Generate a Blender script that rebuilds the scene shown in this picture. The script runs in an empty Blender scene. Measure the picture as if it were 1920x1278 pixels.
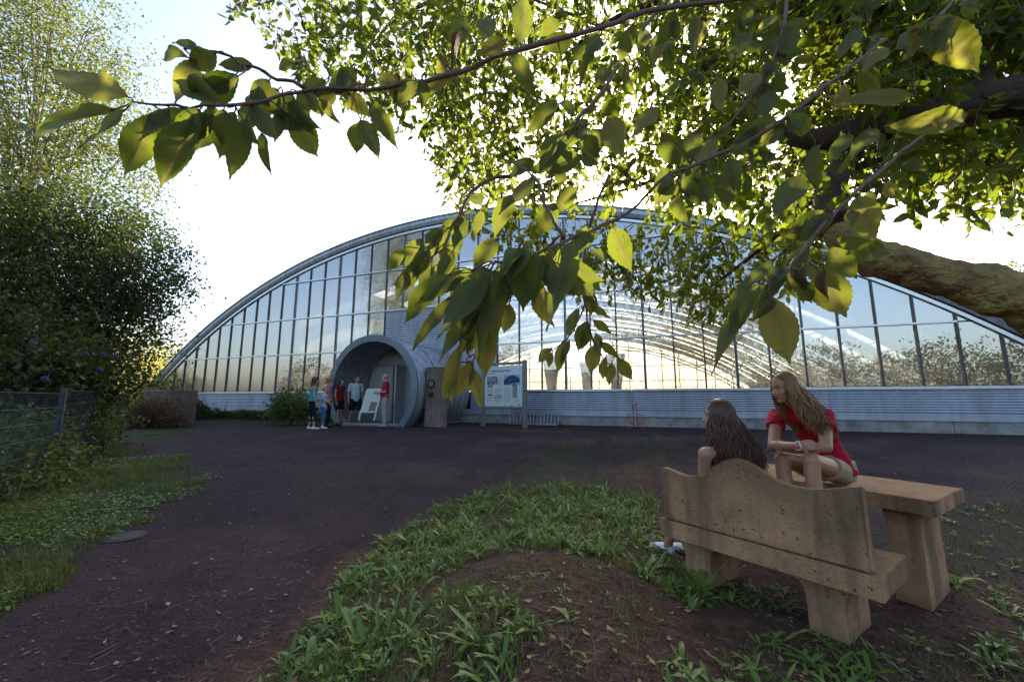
import bpy, bmesh, math, random
import numpy as np
from mathutils import Vector, Matrix, noise as mnoise

# ------------------------------------------------------------------ camera, sky, sun, exposure
SC = bpy.context.scene
COL = SC.collection
F_PX, W_PX, H_PX = 747.0, 1920.0, 1278.0
ZC = 1.0
PITCH = math.atan(108.0 / 747.0)
cam_d = bpy.data.cameras.new('camera')
cam = bpy.data.objects.new('camera', cam_d)
COL.objects.link(cam)
cam_d.sensor_fit = 'HORIZONTAL'
cam_d.sensor_width = 36.0
cam_d.lens = F_PX / W_PX * 36.0
cam_d.clip_start = 0.02
cam_d.clip_end = 3000.0
cam.location = (0, 0, ZC)
cam.rotation_euler = (math.pi / 2 + PITCH, 0, 0)
SC.camera = cam

SUN_EL, SUN_AZ = 26.2, 18.0          # degrees; azimuth to the right of +Y
world = bpy.data.worlds.new('World')
SC.world = world
world.use_nodes = True
wn, wl = world.node_tree.nodes, world.node_tree.links
bg = wn['Background']
sky = wn.new('ShaderNodeTexSky')
sky.sky_type = 'NISHITA'
sky.sun_disc = False
sky.sun_elevation = math.radians(SUN_EL)
sky.sun_rotation = math.radians(SUN_AZ)
sky.air_density = 1.0
sky.dust_density = 3.4
sky.ozone_density = 1.0
wl.new(sky.outputs[0], bg.inputs[0])
bg.inputs[1].default_value = 0.11
sun_d = bpy.data.lights.new('sun', 'SUN')
sun_d.energy = 4.0
sun_d.angle = math.radians(0.5)
sun_d.color = (1.0, 0.90, 0.74)
sun = bpy.data.objects.new('sun', sun_d)
COL.objects.link(sun)
_e, _a = math.radians(SUN_EL), math.radians(SUN_AZ)
SUN_DIR = Vector((math.sin(_a) * math.cos(_e), math.cos(_a) * math.cos(_e), math.sin(_e)))
sun.rotation_euler = SUN_DIR.to_track_quat('Z', 'Y').to_euler()
sun.location = (8, 20, 30)
SC.view_settings.view_transform = 'Standard'
SC.view_settings.look = 'None'
SC.view_settings.exposure = 2.15
SC.view_settings.gamma = 1.0
SC.cycles.max_bounces = 7
SC.cycles.transparent_max_bounces = 16
SC.cycles.sample_clamp_indirect = 4.0
SC.cycles.use_denoising = True
SC.cycles.caustics_reflective = False
SC.cycles.caustics_refractive = False

# ------------------------------------------------------------------ helpers
R = math.radians
rnd = random.Random(7)
nrs = np.random.RandomState(11)
CT, ST = math.cos(PITCH), math.sin(PITCH)
WLOC = {}

def ray(px, py):
    a = (px - 960.0) / F_PX
    b = (639.0 - py) / F_PX
    return Vector((a, CT - b * ST, ST + b * CT))

def at(px, py, Y):
    r = ray(px, py)
    t = Y / r.y
    return Vector((r.x * t, Y, ZC + r.z * t))

def gnd(px, py, z):
    r = ray(px, py)
    t = (z - ZC) / r.z
    return Vector((r.x * t, r.y * t, z))

def sstep(a, b, x):
    t = min(1.0, max(0.0, (x - a) / (b - a)))
    return t * t * (3 - 2 * t)

def tag(o, label=None, cat=None, group=None, kind=None):
    if label: o['label'] = label
    if cat: o['category'] = cat
    if group: o['group'] = group
    if kind: o['kind'] = kind
    return o

def thing(name, label, cat, loc=(0, 0, 0), group=None):
    o = bpy.data.objects.new(name, None)
    o.empty_display_size = 0.1
    COL.objects.link(o)
    o.location = loc
    WLOC[o.name] = Vector(loc)
    return tag(o, label, cat, group)

def link(name, me, parent=None, mat=None, loc=None):
    """link a mesh given in WORLD coordinates; it is moved into its parent's frame (parents are never rotated here)"""
    o = bpy.data.objects.new(name, me)
    COL.objects.link(o)
    base = WLOC.get(parent.name, Vector((0, 0, 0))) if parent else Vector((0, 0, 0))
    if parent:
        o.parent = parent
    org = Vector(loc) if loc is not None else base
    if org.length > 0:
        me.transform(Matrix.Translation(-org))
    o.location = org - base
    WLOC[o.name] = org
    if mat and not me.materials:
        me.materials.append(mat)
    return o

class MB:
    def __init__(s):
        s.v, s.f, s.sm = [], [], []
    def quad(s, a, b, c, d, smooth=False):
        n = len(s.v); s.v += [tuple(a), tuple(b), tuple(c), tuple(d)]; s.f.append((n, n+1, n+2, n+3)); s.sm.append(smooth)
    def poly(s, pts, smooth=False):
        n = len(s.v); s.v += [tuple(p) for p in pts]; s.f.append(tuple(range(n, n+len(pts)))); s.sm.append(smooth)
    def hexa(s, p):
        """8 points: bottom ring 0-3, top ring 4-7"""
        n = len(s.v); s.v += [tuple(q) for q in p]
        for f in ((3,2,1,0),(4,5,6,7),(0,1,5,4),(1,2,6,5),(2,3,7,6),(3,0,4,7)):
            s.f.append(tuple(n+i for i in f)); s.sm.append(False)
    def box(s, o, u, v, w):
        """corner o and three edge vectors"""
        o, u, v, w = Vector(o), Vector(u), Vector(v), Vector(w)
        s.hexa([o, o+u, o+u+v, o+v, o+w, o+u+w, o+u+v+w, o+v+w])
    def cbox(s, c, sx, sy, sz, rz=0.0):
        c = Vector(c); M = Matrix.Rotation(rz, 3, 'Z')
        u, v, w = M @ Vector((sx,0,0)), M @ Vector((0,sy,0)), Vector((0,0,sz))
        s.box(c - u/2 - v/2 - w/2, u, v, w)
    def tube(s, pts, rad, n=8, cap=True, smooth=True, flat=None):
        pts = [Vector(p) for p in pts]
        if not hasattr(rad, '__len__'): rad = [rad]*len(pts)
        base = len(s.v); prev = None
        for i, p in enumerate(pts):
            d = (pts[min(i+1, len(pts)-1)] - pts[max(i-1, 0)])
            d = d.normalized() if d.length > 1e-9 else Vector((0,0,1))
            if prev is None:
                h = Vector((0,0,1)) if abs(d.z) < 0.9 else Vector((1,0,0))
                x = d.cross(h).normalized()
            else:
                x = (prev - d * prev.dot(d))
                x = x.normalized() if x.length > 1e-6 else d.orthogonal().normalized()
            prev = x; y = d.cross(x)
            for k in range(n):
                a = 2*math.pi*k/n
                s.v.append(tuple(p + x*(math.cos(a)*rad[i]) + y*(math.sin(a)*rad[i]*(flat or 1.0))))
        for i in range(len(pts)-1):
            for k in range(n):
                a = base+i*n+k; b = base+i*n+(k+1)%n
                s.f.append((a, b, b+n, a+n)); s.sm.append(smooth)
        if cap:
            s.f.append(tuple(base+k for k in reversed(range(n)))); s.sm.append(False)
            e = base+(len(pts)-1)*n
            s.f.append(tuple(e+k for k in range(n))); s.sm.append(False)
    def ball(s, c, r, nu=10, nv=7, M=None):
        c = Vector(c)
        if not hasattr(r, '__len__'): r = (r, r, r)
        base = len(s.v)
        for j in range(nv+1):
            t = math.pi*j/nv
            for i in range(nu):
                a = 2*math.pi*i/nu
                q = Vector((r[0]*math.sin(t)*math.cos(a), r[1]*math.sin(t)*math.sin(a), r[2]*math.cos(t)))
                if M: q = M @ q
                s.v.append(tuple(c+q))
        for j in range(nv):
            for i in range(nu):
                a = base+j*nu+i; b = base+j*nu+(i+1)%nu
                s.f.append((a, a+nu, b+nu, b)); s.sm.append(True)
    def grid(s, rows, smooth=True, close=False):
        base = len(s.v); m = len(rows[0])
        for r in rows: s.v += [tuple(p) for p in r]
        for i in range(len(rows)-1):
            for k in range(m if close else m-1):
                a = base+i*m+k; b = base+i*m+(k+1) % m
                s.f.append((a, b, b+m, a+m)); s.sm.append(smooth)
    def mesh(s, name):
        me = bpy.data.meshes.new(name)
        me.from_pydata(s.v, [], s.f)
        if any(s.sm): me.polygons.foreach_set('use_smooth', s.sm)
        me.validate(); me.update()
        return me
    def build(s, name, mat, parent=None, loc=None, bevel=0):
        me = s.mesh(name)
        if bevel:
            bm = bmesh.new(); bm.from_mesh(me)
            bmesh.ops.remove_doubles(bm, verts=bm.verts, dist=1e-5)
            es = [e for e in bm.edges if len(e.link_faces) == 2 and e.calc_face_angle(0) > 0.5]
            bmesh.ops.bevel(bm, geom=es, offset=bevel, segments=2, affect='EDGES', profile=0.6)
            bm.to_mesh(me); bm.free()
        return link(name, me, parent, mat, loc)

def np_mesh(name, V, Fq):
    """V (N,3) array, Fq (M,k) array of equal-sized faces"""
    V = np.asarray(V, np.float32); Fq = np.asarray(Fq, np.int32)
    me = bpy.data.meshes.new(name)
    me.vertices.add(len(V)); me.vertices.foreach_set('co', V.ravel())
    k = Fq.shape[1]
    me.loops.add(Fq.size); me.loops.foreach_set('vertex_index', Fq.ravel())
    me.polygons.add(len(Fq))
    me.polygons.foreach_set('loop_start', np.arange(0, Fq.size, k, dtype=np.int32))
    me.update(calc_edges=True)
    return me

# ------------------------------------------------------------------ materials
def new_mat(name):
    m = bpy.data.materials.new(name); m.use_nodes = True
    nt = m.node_tree
    return m, nt, nt.nodes, nt.links, nt.nodes['Principled BSDF']

def mat(name, col, rough=0.6, metal=0.0, var=0.0, scale=8.0, col2=None, bump=0.0, bscale=60.0, detail=6.0, spec=0.5, stretch=None, coords='Object', bdist=0.01):
    m, nt, N, L, b = new_mat(name)
    b.inputs['Base Color'].default_value = (*col, 1)
    b.inputs['Roughness'].default_value = rough
    b.inputs['Metallic'].default_value = metal
    b.inputs['Specular IOR Level'].default_value = spec
    tc = N.new('ShaderNodeTexCoord')
    src = tc.outputs[coords]
    if stretch:
        mp = N.new('ShaderNodeMapping'); mp.inputs['Scale'].default_value = stretch
        L.new(src, mp.inputs[0]); src = mp.outputs[0]
    if var or col2:
        nz = N.new('ShaderNodeTexNoise'); nz.inputs['Scale'].default_value = scale; nz.inputs['Detail'].default_value = detail
        nz.inputs['Roughness'].default_value = 0.65
        L.new(src, nz.inputs['Vector'])
        cr = N.new('ShaderNodeValToRGB')
        c2 = col2 or tuple(c*(1-var) for c in col)
        c1 = col if col2 else tuple(min(1, c*(1+var)) for c in col)
        cr.color_ramp.elements[0].position = 0.32; cr.color_ramp.elements[1].position = 0.68
        cr.color_ramp.elements[0].color = (*c2, 1); cr.color_ramp.elements[1].color = (*c1, 1)
        L.new(nz.outputs[0], cr.inputs[0]); L.new(cr.outputs[0], b.inputs['Base Color'])
        mr = N.new('ShaderNodeMapRange'); mr.inputs[3].default_value = max(0.02, rough-0.12); mr.inputs[4].default_value = min(1, rough+0.12)
        L.new(nz.outputs[0], mr.inputs[0]); L.new(mr.outputs[0], b.inputs['Roughness'])
    if bump:
        nb = N.new('ShaderNodeTexNoise'); nb.inputs['Scale'].default_value = bscale; nb.inputs['Detail'].default_value = 5
        L.new(src, nb.inputs['Vector'])
        bp = N.new('ShaderNodeBump'); bp.inputs['Strength'].default_value = bump; bp.inputs['Distance'].default_value = bdist
        L.new(nb.outputs[0], bp.inputs['Height']); L.new(bp.outputs[0], b.inputs['Normal'])
    return m

def leaf_mat(name, col, trans, col2=None, trans2=None, rough=0.45, tw=0.5, vein=False, nscale=3.0, under=None, spec=0.4):
    """leaf: Principled reflection plus translucent transmission, tint varying from leaf to leaf and along the blade"""
    m, nt, N, L, b = new_mat(name)
    geo = N.new('ShaderNodeNewGeometry')
    oi = N.new('ShaderNodeObjectInfo')
    ad = N.new('ShaderNodeMath'); ad.operation = 'ADD'
    L.new(geo.outputs['Random Per Island'], ad.inputs[0]); L.new(oi.outputs['Random'], ad.inputs[1])
    fr = N.new('ShaderNodeMath'); fr.operation = 'FRACT'; L.new(ad.outputs[0], fr.inputs[0])
    tc = N.new('ShaderNodeTexCoord')
    nz = N.new('ShaderNodeTexNoise'); nz.inputs['Scale'].default_value = nscale; L.new(tc.outputs['Object'], nz.inputs['Vector'])
    av = N.new('ShaderNodeMath'); av.operation = 'MULTIPLY_ADD'; av.inputs[1].default_value = 0.45
    L.new(nz.outputs[0], av.inputs[0])
    sc_ = N.new('ShaderNodeMath'); sc_.operation = 'MULTIPLY'; sc_.inputs[1].default_value = 0.6; L.new(fr.outputs[0], sc_.inputs[0])
    L.new(sc_.outputs[0], av.inputs[2])
    fac = av.outputs[0]
    def mix(c1, c2):
        mx = N.new('ShaderNodeMix'); mx.data_type = 'RGBA'
        mx.inputs[6].default_value = (*c1, 1); mx.inputs[7].default_value = (*c2, 1)
        L.new(fac, mx.inputs[0]); return mx.outputs[2]
    c = mix(col, col2 or col); t = mix(trans, trans2 or trans)
    if vein:
        at_ = N.new('ShaderNodeAttribute'); at_.attribute_name = 'vein'
        def vm(src, amt):
            mx = N.new('ShaderNodeMix'); mx.data_type = 'RGBA'; mx.blend_type = 'MIX'
            L.new(src, mx.inputs[6]); mx.inputs[7].default_value = amt
            L.new(at_.outputs['Fac'], mx.inputs[0]); return mx.outputs[2]
        c = vm(c, (0.20, 0.22, 0.08, 1)); t = vm(t, (0.24, 0.22, 0.05, 1))
        uv = N.new('ShaderNodeUVMap')
        wv = N.new('ShaderNodeTexWave'); wv.inputs['Scale'].default_value = 3.2; wv.inputs['Distortion'].default_value = 1.2; wv.inputs['Detail'].default_value = 1
        L.new(uv.outputs[0], wv.inputs['Vector'])
        bp = N.new('ShaderNodeBump'); bp.inputs['Strength'].default_value = 0.6; bp.inputs['Distance'].default_value = 0.004
        L.new(wv.outputs[0], bp.inputs['Height']); L.new(bp.outputs[0], b.inputs['Normal'])
        vr = N.new('ShaderNodeValToRGB'); vr.color_ramp.elements[0].position = 0.0; vr.color_ramp.elements[1].position = 0.35
        vr.color_ramp.elements[0].color = (1.35, 1.3, 1.2, 1); vr.color_ramp.elements[1].color = (0.92, 0.92, 0.92, 1)
        L.new(wv.outputs[0], vr.inputs[0])
        sn = N.new('ShaderNodeTexNoise'); sn.inputs['Scale'].default_value = 11.0; sn.inputs['Detail'].default_value = 3; L.new(tc.outputs['Object'], sn.inputs['Vector'])
        ofs = N.new('ShaderNodeVectorMath'); ofs.operation = 'ADD'; L.new(tc.outputs['Object'], ofs.inputs[0])
        cmb = N.new('ShaderNodeCombineXYZ'); L.new(oi.outputs['Random'], cmb.inputs[2])
        sc2 = N.new('ShaderNodeVectorMath'); sc2.operation = 'SCALE'; sc2.inputs['Scale'].default_value = 40.0; L.new(cmb.outputs[0], sc2.inputs[0]); L.new(sc2.outputs[0], ofs.inputs[1]); L.new(ofs.outputs[0], sn.inputs['Vector'])
        sr = N.new('ShaderNodeValToRGB'); sr.color_ramp.elements[0].position = 0.66; sr.color_ramp.elements[1].position = 0.72; L.new(sn.outputs[0], sr.inputs[0])
        def finish(src):
            m1 = N.new('ShaderNodeMix'); m1.data_type = 'RGBA'; m1.blend_type = 'MULTIPLY'; m1.inputs[0].default_value = 1.0; L.new(src, m1.inputs[6]); L.new(vr.outputs[0], m1.inputs[7])
            m2 = N.new('ShaderNodeMix'); m2.data_type = 'RGBA'; L.new(sr.outputs[0], m2.inputs[0]); L.new(m1.outputs[2], m2.inputs[6]); m2.inputs[7].default_value = (0.075, 0.045, 0.018, 1); return m2.outputs[2]
        c = finish(c); t = finish(t)
    if under:
        mu = N.new('ShaderNodeMix'); mu.data_type = 'RGBA'; L.new(geo.outputs['Backfacing'], mu.inputs[0])
        L.new(c, mu.inputs[6]); mu.inputs[7].default_value = (*under, 1); c = mu.outputs[2]
    L.new(c, b.inputs['Base Color'])
    b.inputs['Roughness'].default_value = rough
    b.inputs['Specular IOR Level'].default_value = spec
    tr = N.new('ShaderNodeBsdfTranslucent'); L.new(t, tr.inputs[0])
    ms = N.new('ShaderNodeMixShader'); ms.inputs[0].default_value = tw
    L.new(b.outputs[0], ms.inputs[1]); L.new(tr.outputs[0], ms.inputs[2])
    L.new(ms.outputs[0], N['Material Output'].inputs[0])
    return m

M = {}
M['galv'] = mat('galvanised_steel', (0.33, 0.355, 0.40), 0.45, 0.6, var=0.34, scale=3.2, bump=0.05, bscale=30, stretch=(1.6, 1.6, 0.35), detail=9)
M['corr'] = mat('corrugated_sheet', (0.37, 0.40, 0.46), 0.42, 0.35, var=0.22, scale=2.2, bump=0.04, bscale=20, stretch=(1.5, 1.5, 0.3), detail=9)
M['alu'] = mat('aluminium', (0.62, 0.64, 0.66), 0.35, 0.6, var=0.06, scale=4)
M['mull'] = mat('dark_mullion', (0.045, 0.05, 0.06), 0.4, 0.2, var=0.1, scale=4)
M['mull_wide'] = mat('grey_mullion', (0.22, 0.24, 0.27), 0.4, 0.5, var=0.1, scale=4)
M['roof'] = mat('roof_metal', (0.30, 0.33, 0.37), 0.45, 0.6, var=0.15, scale=0.8)
M['rooftop'] = mat('roof_membrane', (0.25, 0.30, 0.31), 0.5, 0.3, var=0.15, scale=0.8)
M['liner'] = mat('ceiling_liner', (0.17, 0.17, 0.17), 0.6, 0.1, var=0.12, scale=1.0)
M['truss'] = mat('truss_paint', (0.45, 0.45, 0.44), 0.5, 0.2, var=0.08, scale=3)
M['concrete'] = mat('concrete', (0.26, 0.25, 0.24), 0.85, 0, var=0.42, scale=2.2, bump=0.3, bscale=40)
M['tuff_dark'] = mat('tuff_block', (0.16, 0.12, 0.10), 0.9, 0, var=0.45, scale=5, bump=0.6, bscale=30, bdist=0.02)
M['door'] = mat('grey_door', (0.52, 0.53, 0.52), 0.5, 0.1, var=0.06, scale=2)
M['wood'] = mat('wood_slat', (0.50, 0.28, 0.18), 0.6, 0, var=0.3, scale=9, stretch=(1, 1, 6))
M['black'] = mat('dark_void', (0.01, 0.01, 0.01), 0.8)
M['post'] = mat('sign_post', (0.20, 0.19, 0.19), 0.5, 0.3, var=0.15, scale=6)
M['red_paint'] = mat('red_paint', (0.32, 0.03, 0.035), 0.45, 0.1, var=0.25, scale=14)
M['white_paint'] = mat('white_paint', (0.72, 0.73, 0.72), 0.5, 0, var=0.05)
M['fence'] = mat('shaded_fence_steel', (0.045, 0.052, 0.06), 0.7, 0.1, var=0.2, scale=6)  # steel coloured dark to carry the shade on the fence

def glass_mat(name, transp, haze, refl_tint=(0.95, 0.97, 1.0), trans_tint=(0.80, 0.83, 0.80), haze_col=(0.84, 0.76, 0.63), dif=0.35):
    """dusty glazing with an insect mesh behind it: see-through, partly scattering, with a Fresnel reflection"""
    m, nt, N, L, b = new_mat(name)
    N.remove(b)
    tp = N.new('ShaderNodeBsdfTransparent'); tp.inputs[0].default_value = (*trans_tint, 1)
    tl = N.new('ShaderNodeBsdfTranslucent'); tl.inputs[0].default_value = (*haze_col, 1)
    df = N.new('ShaderNodeBsdfDiffuse'); df.inputs[0].default_value = (0.30, 0.30, 0.29, 1)
    gl = N.new('ShaderNodeBsdfGlossy'); gl.inputs[0].default_value = (*refl_tint, 1); gl.inputs['Roughness'].default_value = 0.012
    tc = N.new('ShaderNodeTexCoord')
    nz = N.new('ShaderNodeTexNoise'); nz.inputs['Scale'].default_value = 0.9; nz.inputs['Detail'].default_value = 6
    L.new(tc.outputs['Object'], nz.inputs['Vector'])
    mr = N.new('ShaderNodeMapRange'); mr.inputs[3].default_value = max(0, haze-0.10); mr.inputs[4].default_value = haze+0.10
    L.new(nz.outputs[0], mr.inputs[0])
    s1 = N.new('ShaderNodeMixShader'); s1.inputs[0].default_value = dif; L.new(tl.outputs[0], s1.inputs[1]); L.new(df.outputs[0], s1.inputs[2])
    s2 = N.new('ShaderNodeMixShader'); L.new(mr.outputs[0], s2.inputs[0]); L.new(tp.outputs[0], s2.inputs[1]); L.new(s1.outputs[0], s2.inputs[2])
    fr = N.new('ShaderNodeFresnel'); fr.inputs[0].default_value = 1.75
    mu = N.new('ShaderNodeMath'); mu.operation = 'MULTIPLY_ADD'; mu.inputs[1].default_value = 1.3; mu.inputs[2].default_value = 0.20
    mu.use_clamp = True
    L.new(fr.outputs[0], mu.inputs[0])
    nb = N.new('ShaderNodeTexNoise'); nb.inputs['Scale'].default_value = 0.7; L.new(tc.outputs['Object'], nb.inputs['Vector'])
    bp = N.new('ShaderNodeBump'); bp.inputs['Strength'].default_value = 0.02; bp.inputs['Distance'].default_value = 0.02
    L.new(nb.outputs[0], bp.inputs['Height']); L.new(bp.outputs[0], gl.inputs['Normal'])
    s3 = N.new('ShaderNodeMixShader'); L.new(mu.outputs[0], s3.inputs[0]); L.new(s2.outputs[0], s3.inputs[1]); L.new(gl.outputs[0], s3.inputs[2])
    L.new(s3.outputs[0], N['Material Output'].inputs[0])
    return m
M['glass'] = glass_mat('facade_glass', 0.6, 0.55, trans_tint=(0.78, 0.80, 0.78))
M['skylight'] = glass_mat('skylight_sheet', 0.8, 0.80, trans_tint=(0.8, 0.82, 0.82), haze_col=(0.95, 0.93, 0.90), dif=0.05)
M['rear_glass'] = glass_mat('rear_glass', 0.8, 0.62, trans_tint=(0.85, 0.86, 0.86), haze_col=(0.95, 0.90, 0.82), dif=0.1)
# ------------------------------------------------------------------ ground
_TAB = {}
def nz2(x, y, seed):
    """smooth value noise in [-1, 1] on arrays"""
    k = int(seed*10) % 997
    if k not in _TAB: _TAB[k] = np.random.RandomState(k+3).rand(257, 257).astype(np.float64)*2-1
    T_ = _TAB[k]
    xf, yf = np.floor(x), np.floor(y); u, v = x-xf, y-yf
    u = u*u*(3-2*u); v = v*v*(3-2*v)
    xi, yi = np.asarray(xf, dtype=np.int64) % 256, np.asarray(yf, dtype=np.int64) % 256
    a, b_, c, d = T_[yi, xi], T_[yi, xi+1], T_[yi+1, xi], T_[yi+1, xi+1]
    return (a*(1-u)+b_*u)*(1-v)+(c*(1-u)+d*u)*v
def fbm(x, y, sc, seed=0.0):
    r, a, s = 0.0, 0.6, sc
    for o in range(4):
        r = r + a*nz2(x*s+17.3*o, y*s+9.1*o, seed+o); a *= 0.52; s *= 2.1
    return r
def nstep(a, b, x):
    t = np.clip((x-a)/(b-a), 0.0, 1.0); return t*t*(3-2*t)

def h0(x, y):
    q = y + 0.2*np.maximum(0.0, x-3.0)
    ramp = nstep(3.2, 11.5, q)
    z = -0.45 + 0.45*ramp
    z = z + 0.22*nstep(3.0, 6.0, -x)*(1-ramp)
    z = z + 0.07*np.exp(-(((x+5.0)/4.0)**2 + ((y-13.2)/2.5)**2))
    z = z + 0.33*np.exp(-(((x-0.15)/0.85)**2 + ((y-2.3)/1.4)**2))
    z = z + 0.10*np.exp(-(((x-0.75)/0.8)**2 + ((y-4.6)/1.3)**2))
    return z

def hgt(x, y):
    r = np.hypot(x, y)
    z = h0(x, y) + 0.030*fbm(x, y, 0.7, 3.1)*(1-nstep(8, 20, r))
    z = z + 0.020*fbm(x, y, 3.3, 9.0)*(1-nstep(4, 9, r))
    z = z + 0.016*fbm(x, y, 9.0, 2.7)*np.exp(-(((x-0.5)/1.5)**2 + ((y-2.2)/2.0)**2))
    return z

def in_poly(x, y, P):
    c = np.zeros(np.shape(x), bool); j = len(P)-1
    for i in range(len(P)):
        xi, yi = P[i]; xj, yj = P[j]
        c ^= ((yi > y) != (yj > y)) & (x < (xj-xi)*(y-yi)/((yj-yi) or 1e-12)+xi)
        j = i
    return c

def poly_dist(x, y, P):
    """signed distance, positive inside"""
    best = np.full(np.shape(x), 1e9)
    for i in range(len(P)):
        ax, ay = P[i]; bx, by = P[(i+1) % len(P)]
        dx, dy = bx-ax, by-ay; l = dx*dx+dy*dy or 1e-9
        t = np.clip(((x-ax)*dx+(y-ay)*dy)/l, 0, 1)
        best = np.minimum(best, (x-ax-t*dx)**2+(y-ay-t*dy)**2)
    d = np.sqrt(best)
    return np.where(in_poly(x, y, P), d, -d)

def gp(lst, z=-0.25):
    return [tuple(gnd(px, py, z)[:2]) for px, py in lst]

GRASS_L = gp([(-60, 1110), (60, 1062), (150, 1035), (215, 990), (280, 945), (345, 912), (372, 885), (330, 866), (262, 868), (225, 842), (205, 815)], -0.22) + [(-9.5, 9.6), (-9.0, 12.5), (-14, 16), (-60, 20), (-60, -5), (-6, -3)]
GRASS_F = [(-16.5, 18.3), (-12.5, 17.2), (-9.5, 16.2), (-8.2, 15.4), (-6.9, 14.6), (-6.3, 15.6), (-9, 19.0), (-16, 21.2), (-20.5, 23.4), (-21.2, 20.4)]
MOUND = gp([(330, 1330), (480, 1170), (600, 1075), (740, 990), (860, 935), (1000, 905), (1120, 900)], -0.35) + gp([(1240, 878)], -0.40) + [(2.2, 4.3), (3.4, 3.6), (4.6, 3.4), (5.2, 1.0), (3, -3), (-1.2, -2)]
MOSS = gp([(900, 915), (980, 868), (1100, 845), (1230, 838), (1300, 860), (1240, 905), (1100, 925)], -0.33)

def zone(x, y):
    x = np.asarray(x, float); y = np.asarray(y, float)
    n = 0.30*fbm(x, y, 1.1, 4.0) + 0.16*fbm(x, y, 4.0, 1.0)
    g = nstep(-0.12, 0.22, poly_dist(x, y, GRASS_L) + n*1.3)
    g = np.maximum(g, nstep(-0.3, 0.4, poly_dist(x, y, GRASS_F) + n*2))
    g = np.maximum(g, 0.75*nstep(-0.1, 0.7, poly_dist(x, y, MOSS) + n*2.2)*nstep(-0.15, 0.35, fbm(x, y, 2.2, 5.5)))
    s = nstep(-0.25, 0.25, poly_dist(x, y, MOUND) + n*1.4)
    return g, s

def make_ground():
    angs = [math.radians(a) for a in np.arange(-68, 68.01, 0.42)]
    angs += [math.radians(a) for a in np.arange(74, 290, 6.0)]
    rs = [0.0]
    r = 0.5
    while r < 900:
        rs.append(r); r *= 1.026 if r < 30 else 1.12
    n = len(angs)
    RR, AA = np.meshgrid(np.array(rs[1:]), np.array(angs), indexing='ij')
    X = np.concatenate([[0.0], (RR*np.sin(AA)).ravel()]); Yv = np.concatenate([[0.0], (RR*np.cos(AA)).ravel()])
    Zv = hgt(X, Yv); g, so = zone(X, Yv); far = np.hypot(X, Yv) > 45
    g = np.where(far, 0.8, g); so = np.where(far, 0.0, so)
    V = np.stack([X, Yv, Zv], 1).tolist()
    Fc = []
    for k in range(n):
        Fc.append((0, 1+(k+1) % n, 1+k))
    for i in range(len(rs)-2):
        for k in range(n):
            a = 1+i*n+k; b = 1+i*n+(k+1) % n
            Fc.append((a, b, b+n, a+n))
    me = bpy.data.meshes.new('ground'); me.from_pydata(V, [], Fc)
    me.polygons.foreach_set('use_smooth', [True]*len(Fc))
    me.update()
    at_ = me.color_attributes.new('zone', 'FLOAT_COLOR', 'POINT')
    arr = np.ones((len(V), 4), np.float32); arr[:, 0] = g; arr[:, 1] = so; arr[:, 2] = 0
    at_.data.foreach_set('color', arr.ravel())
    return me

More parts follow.
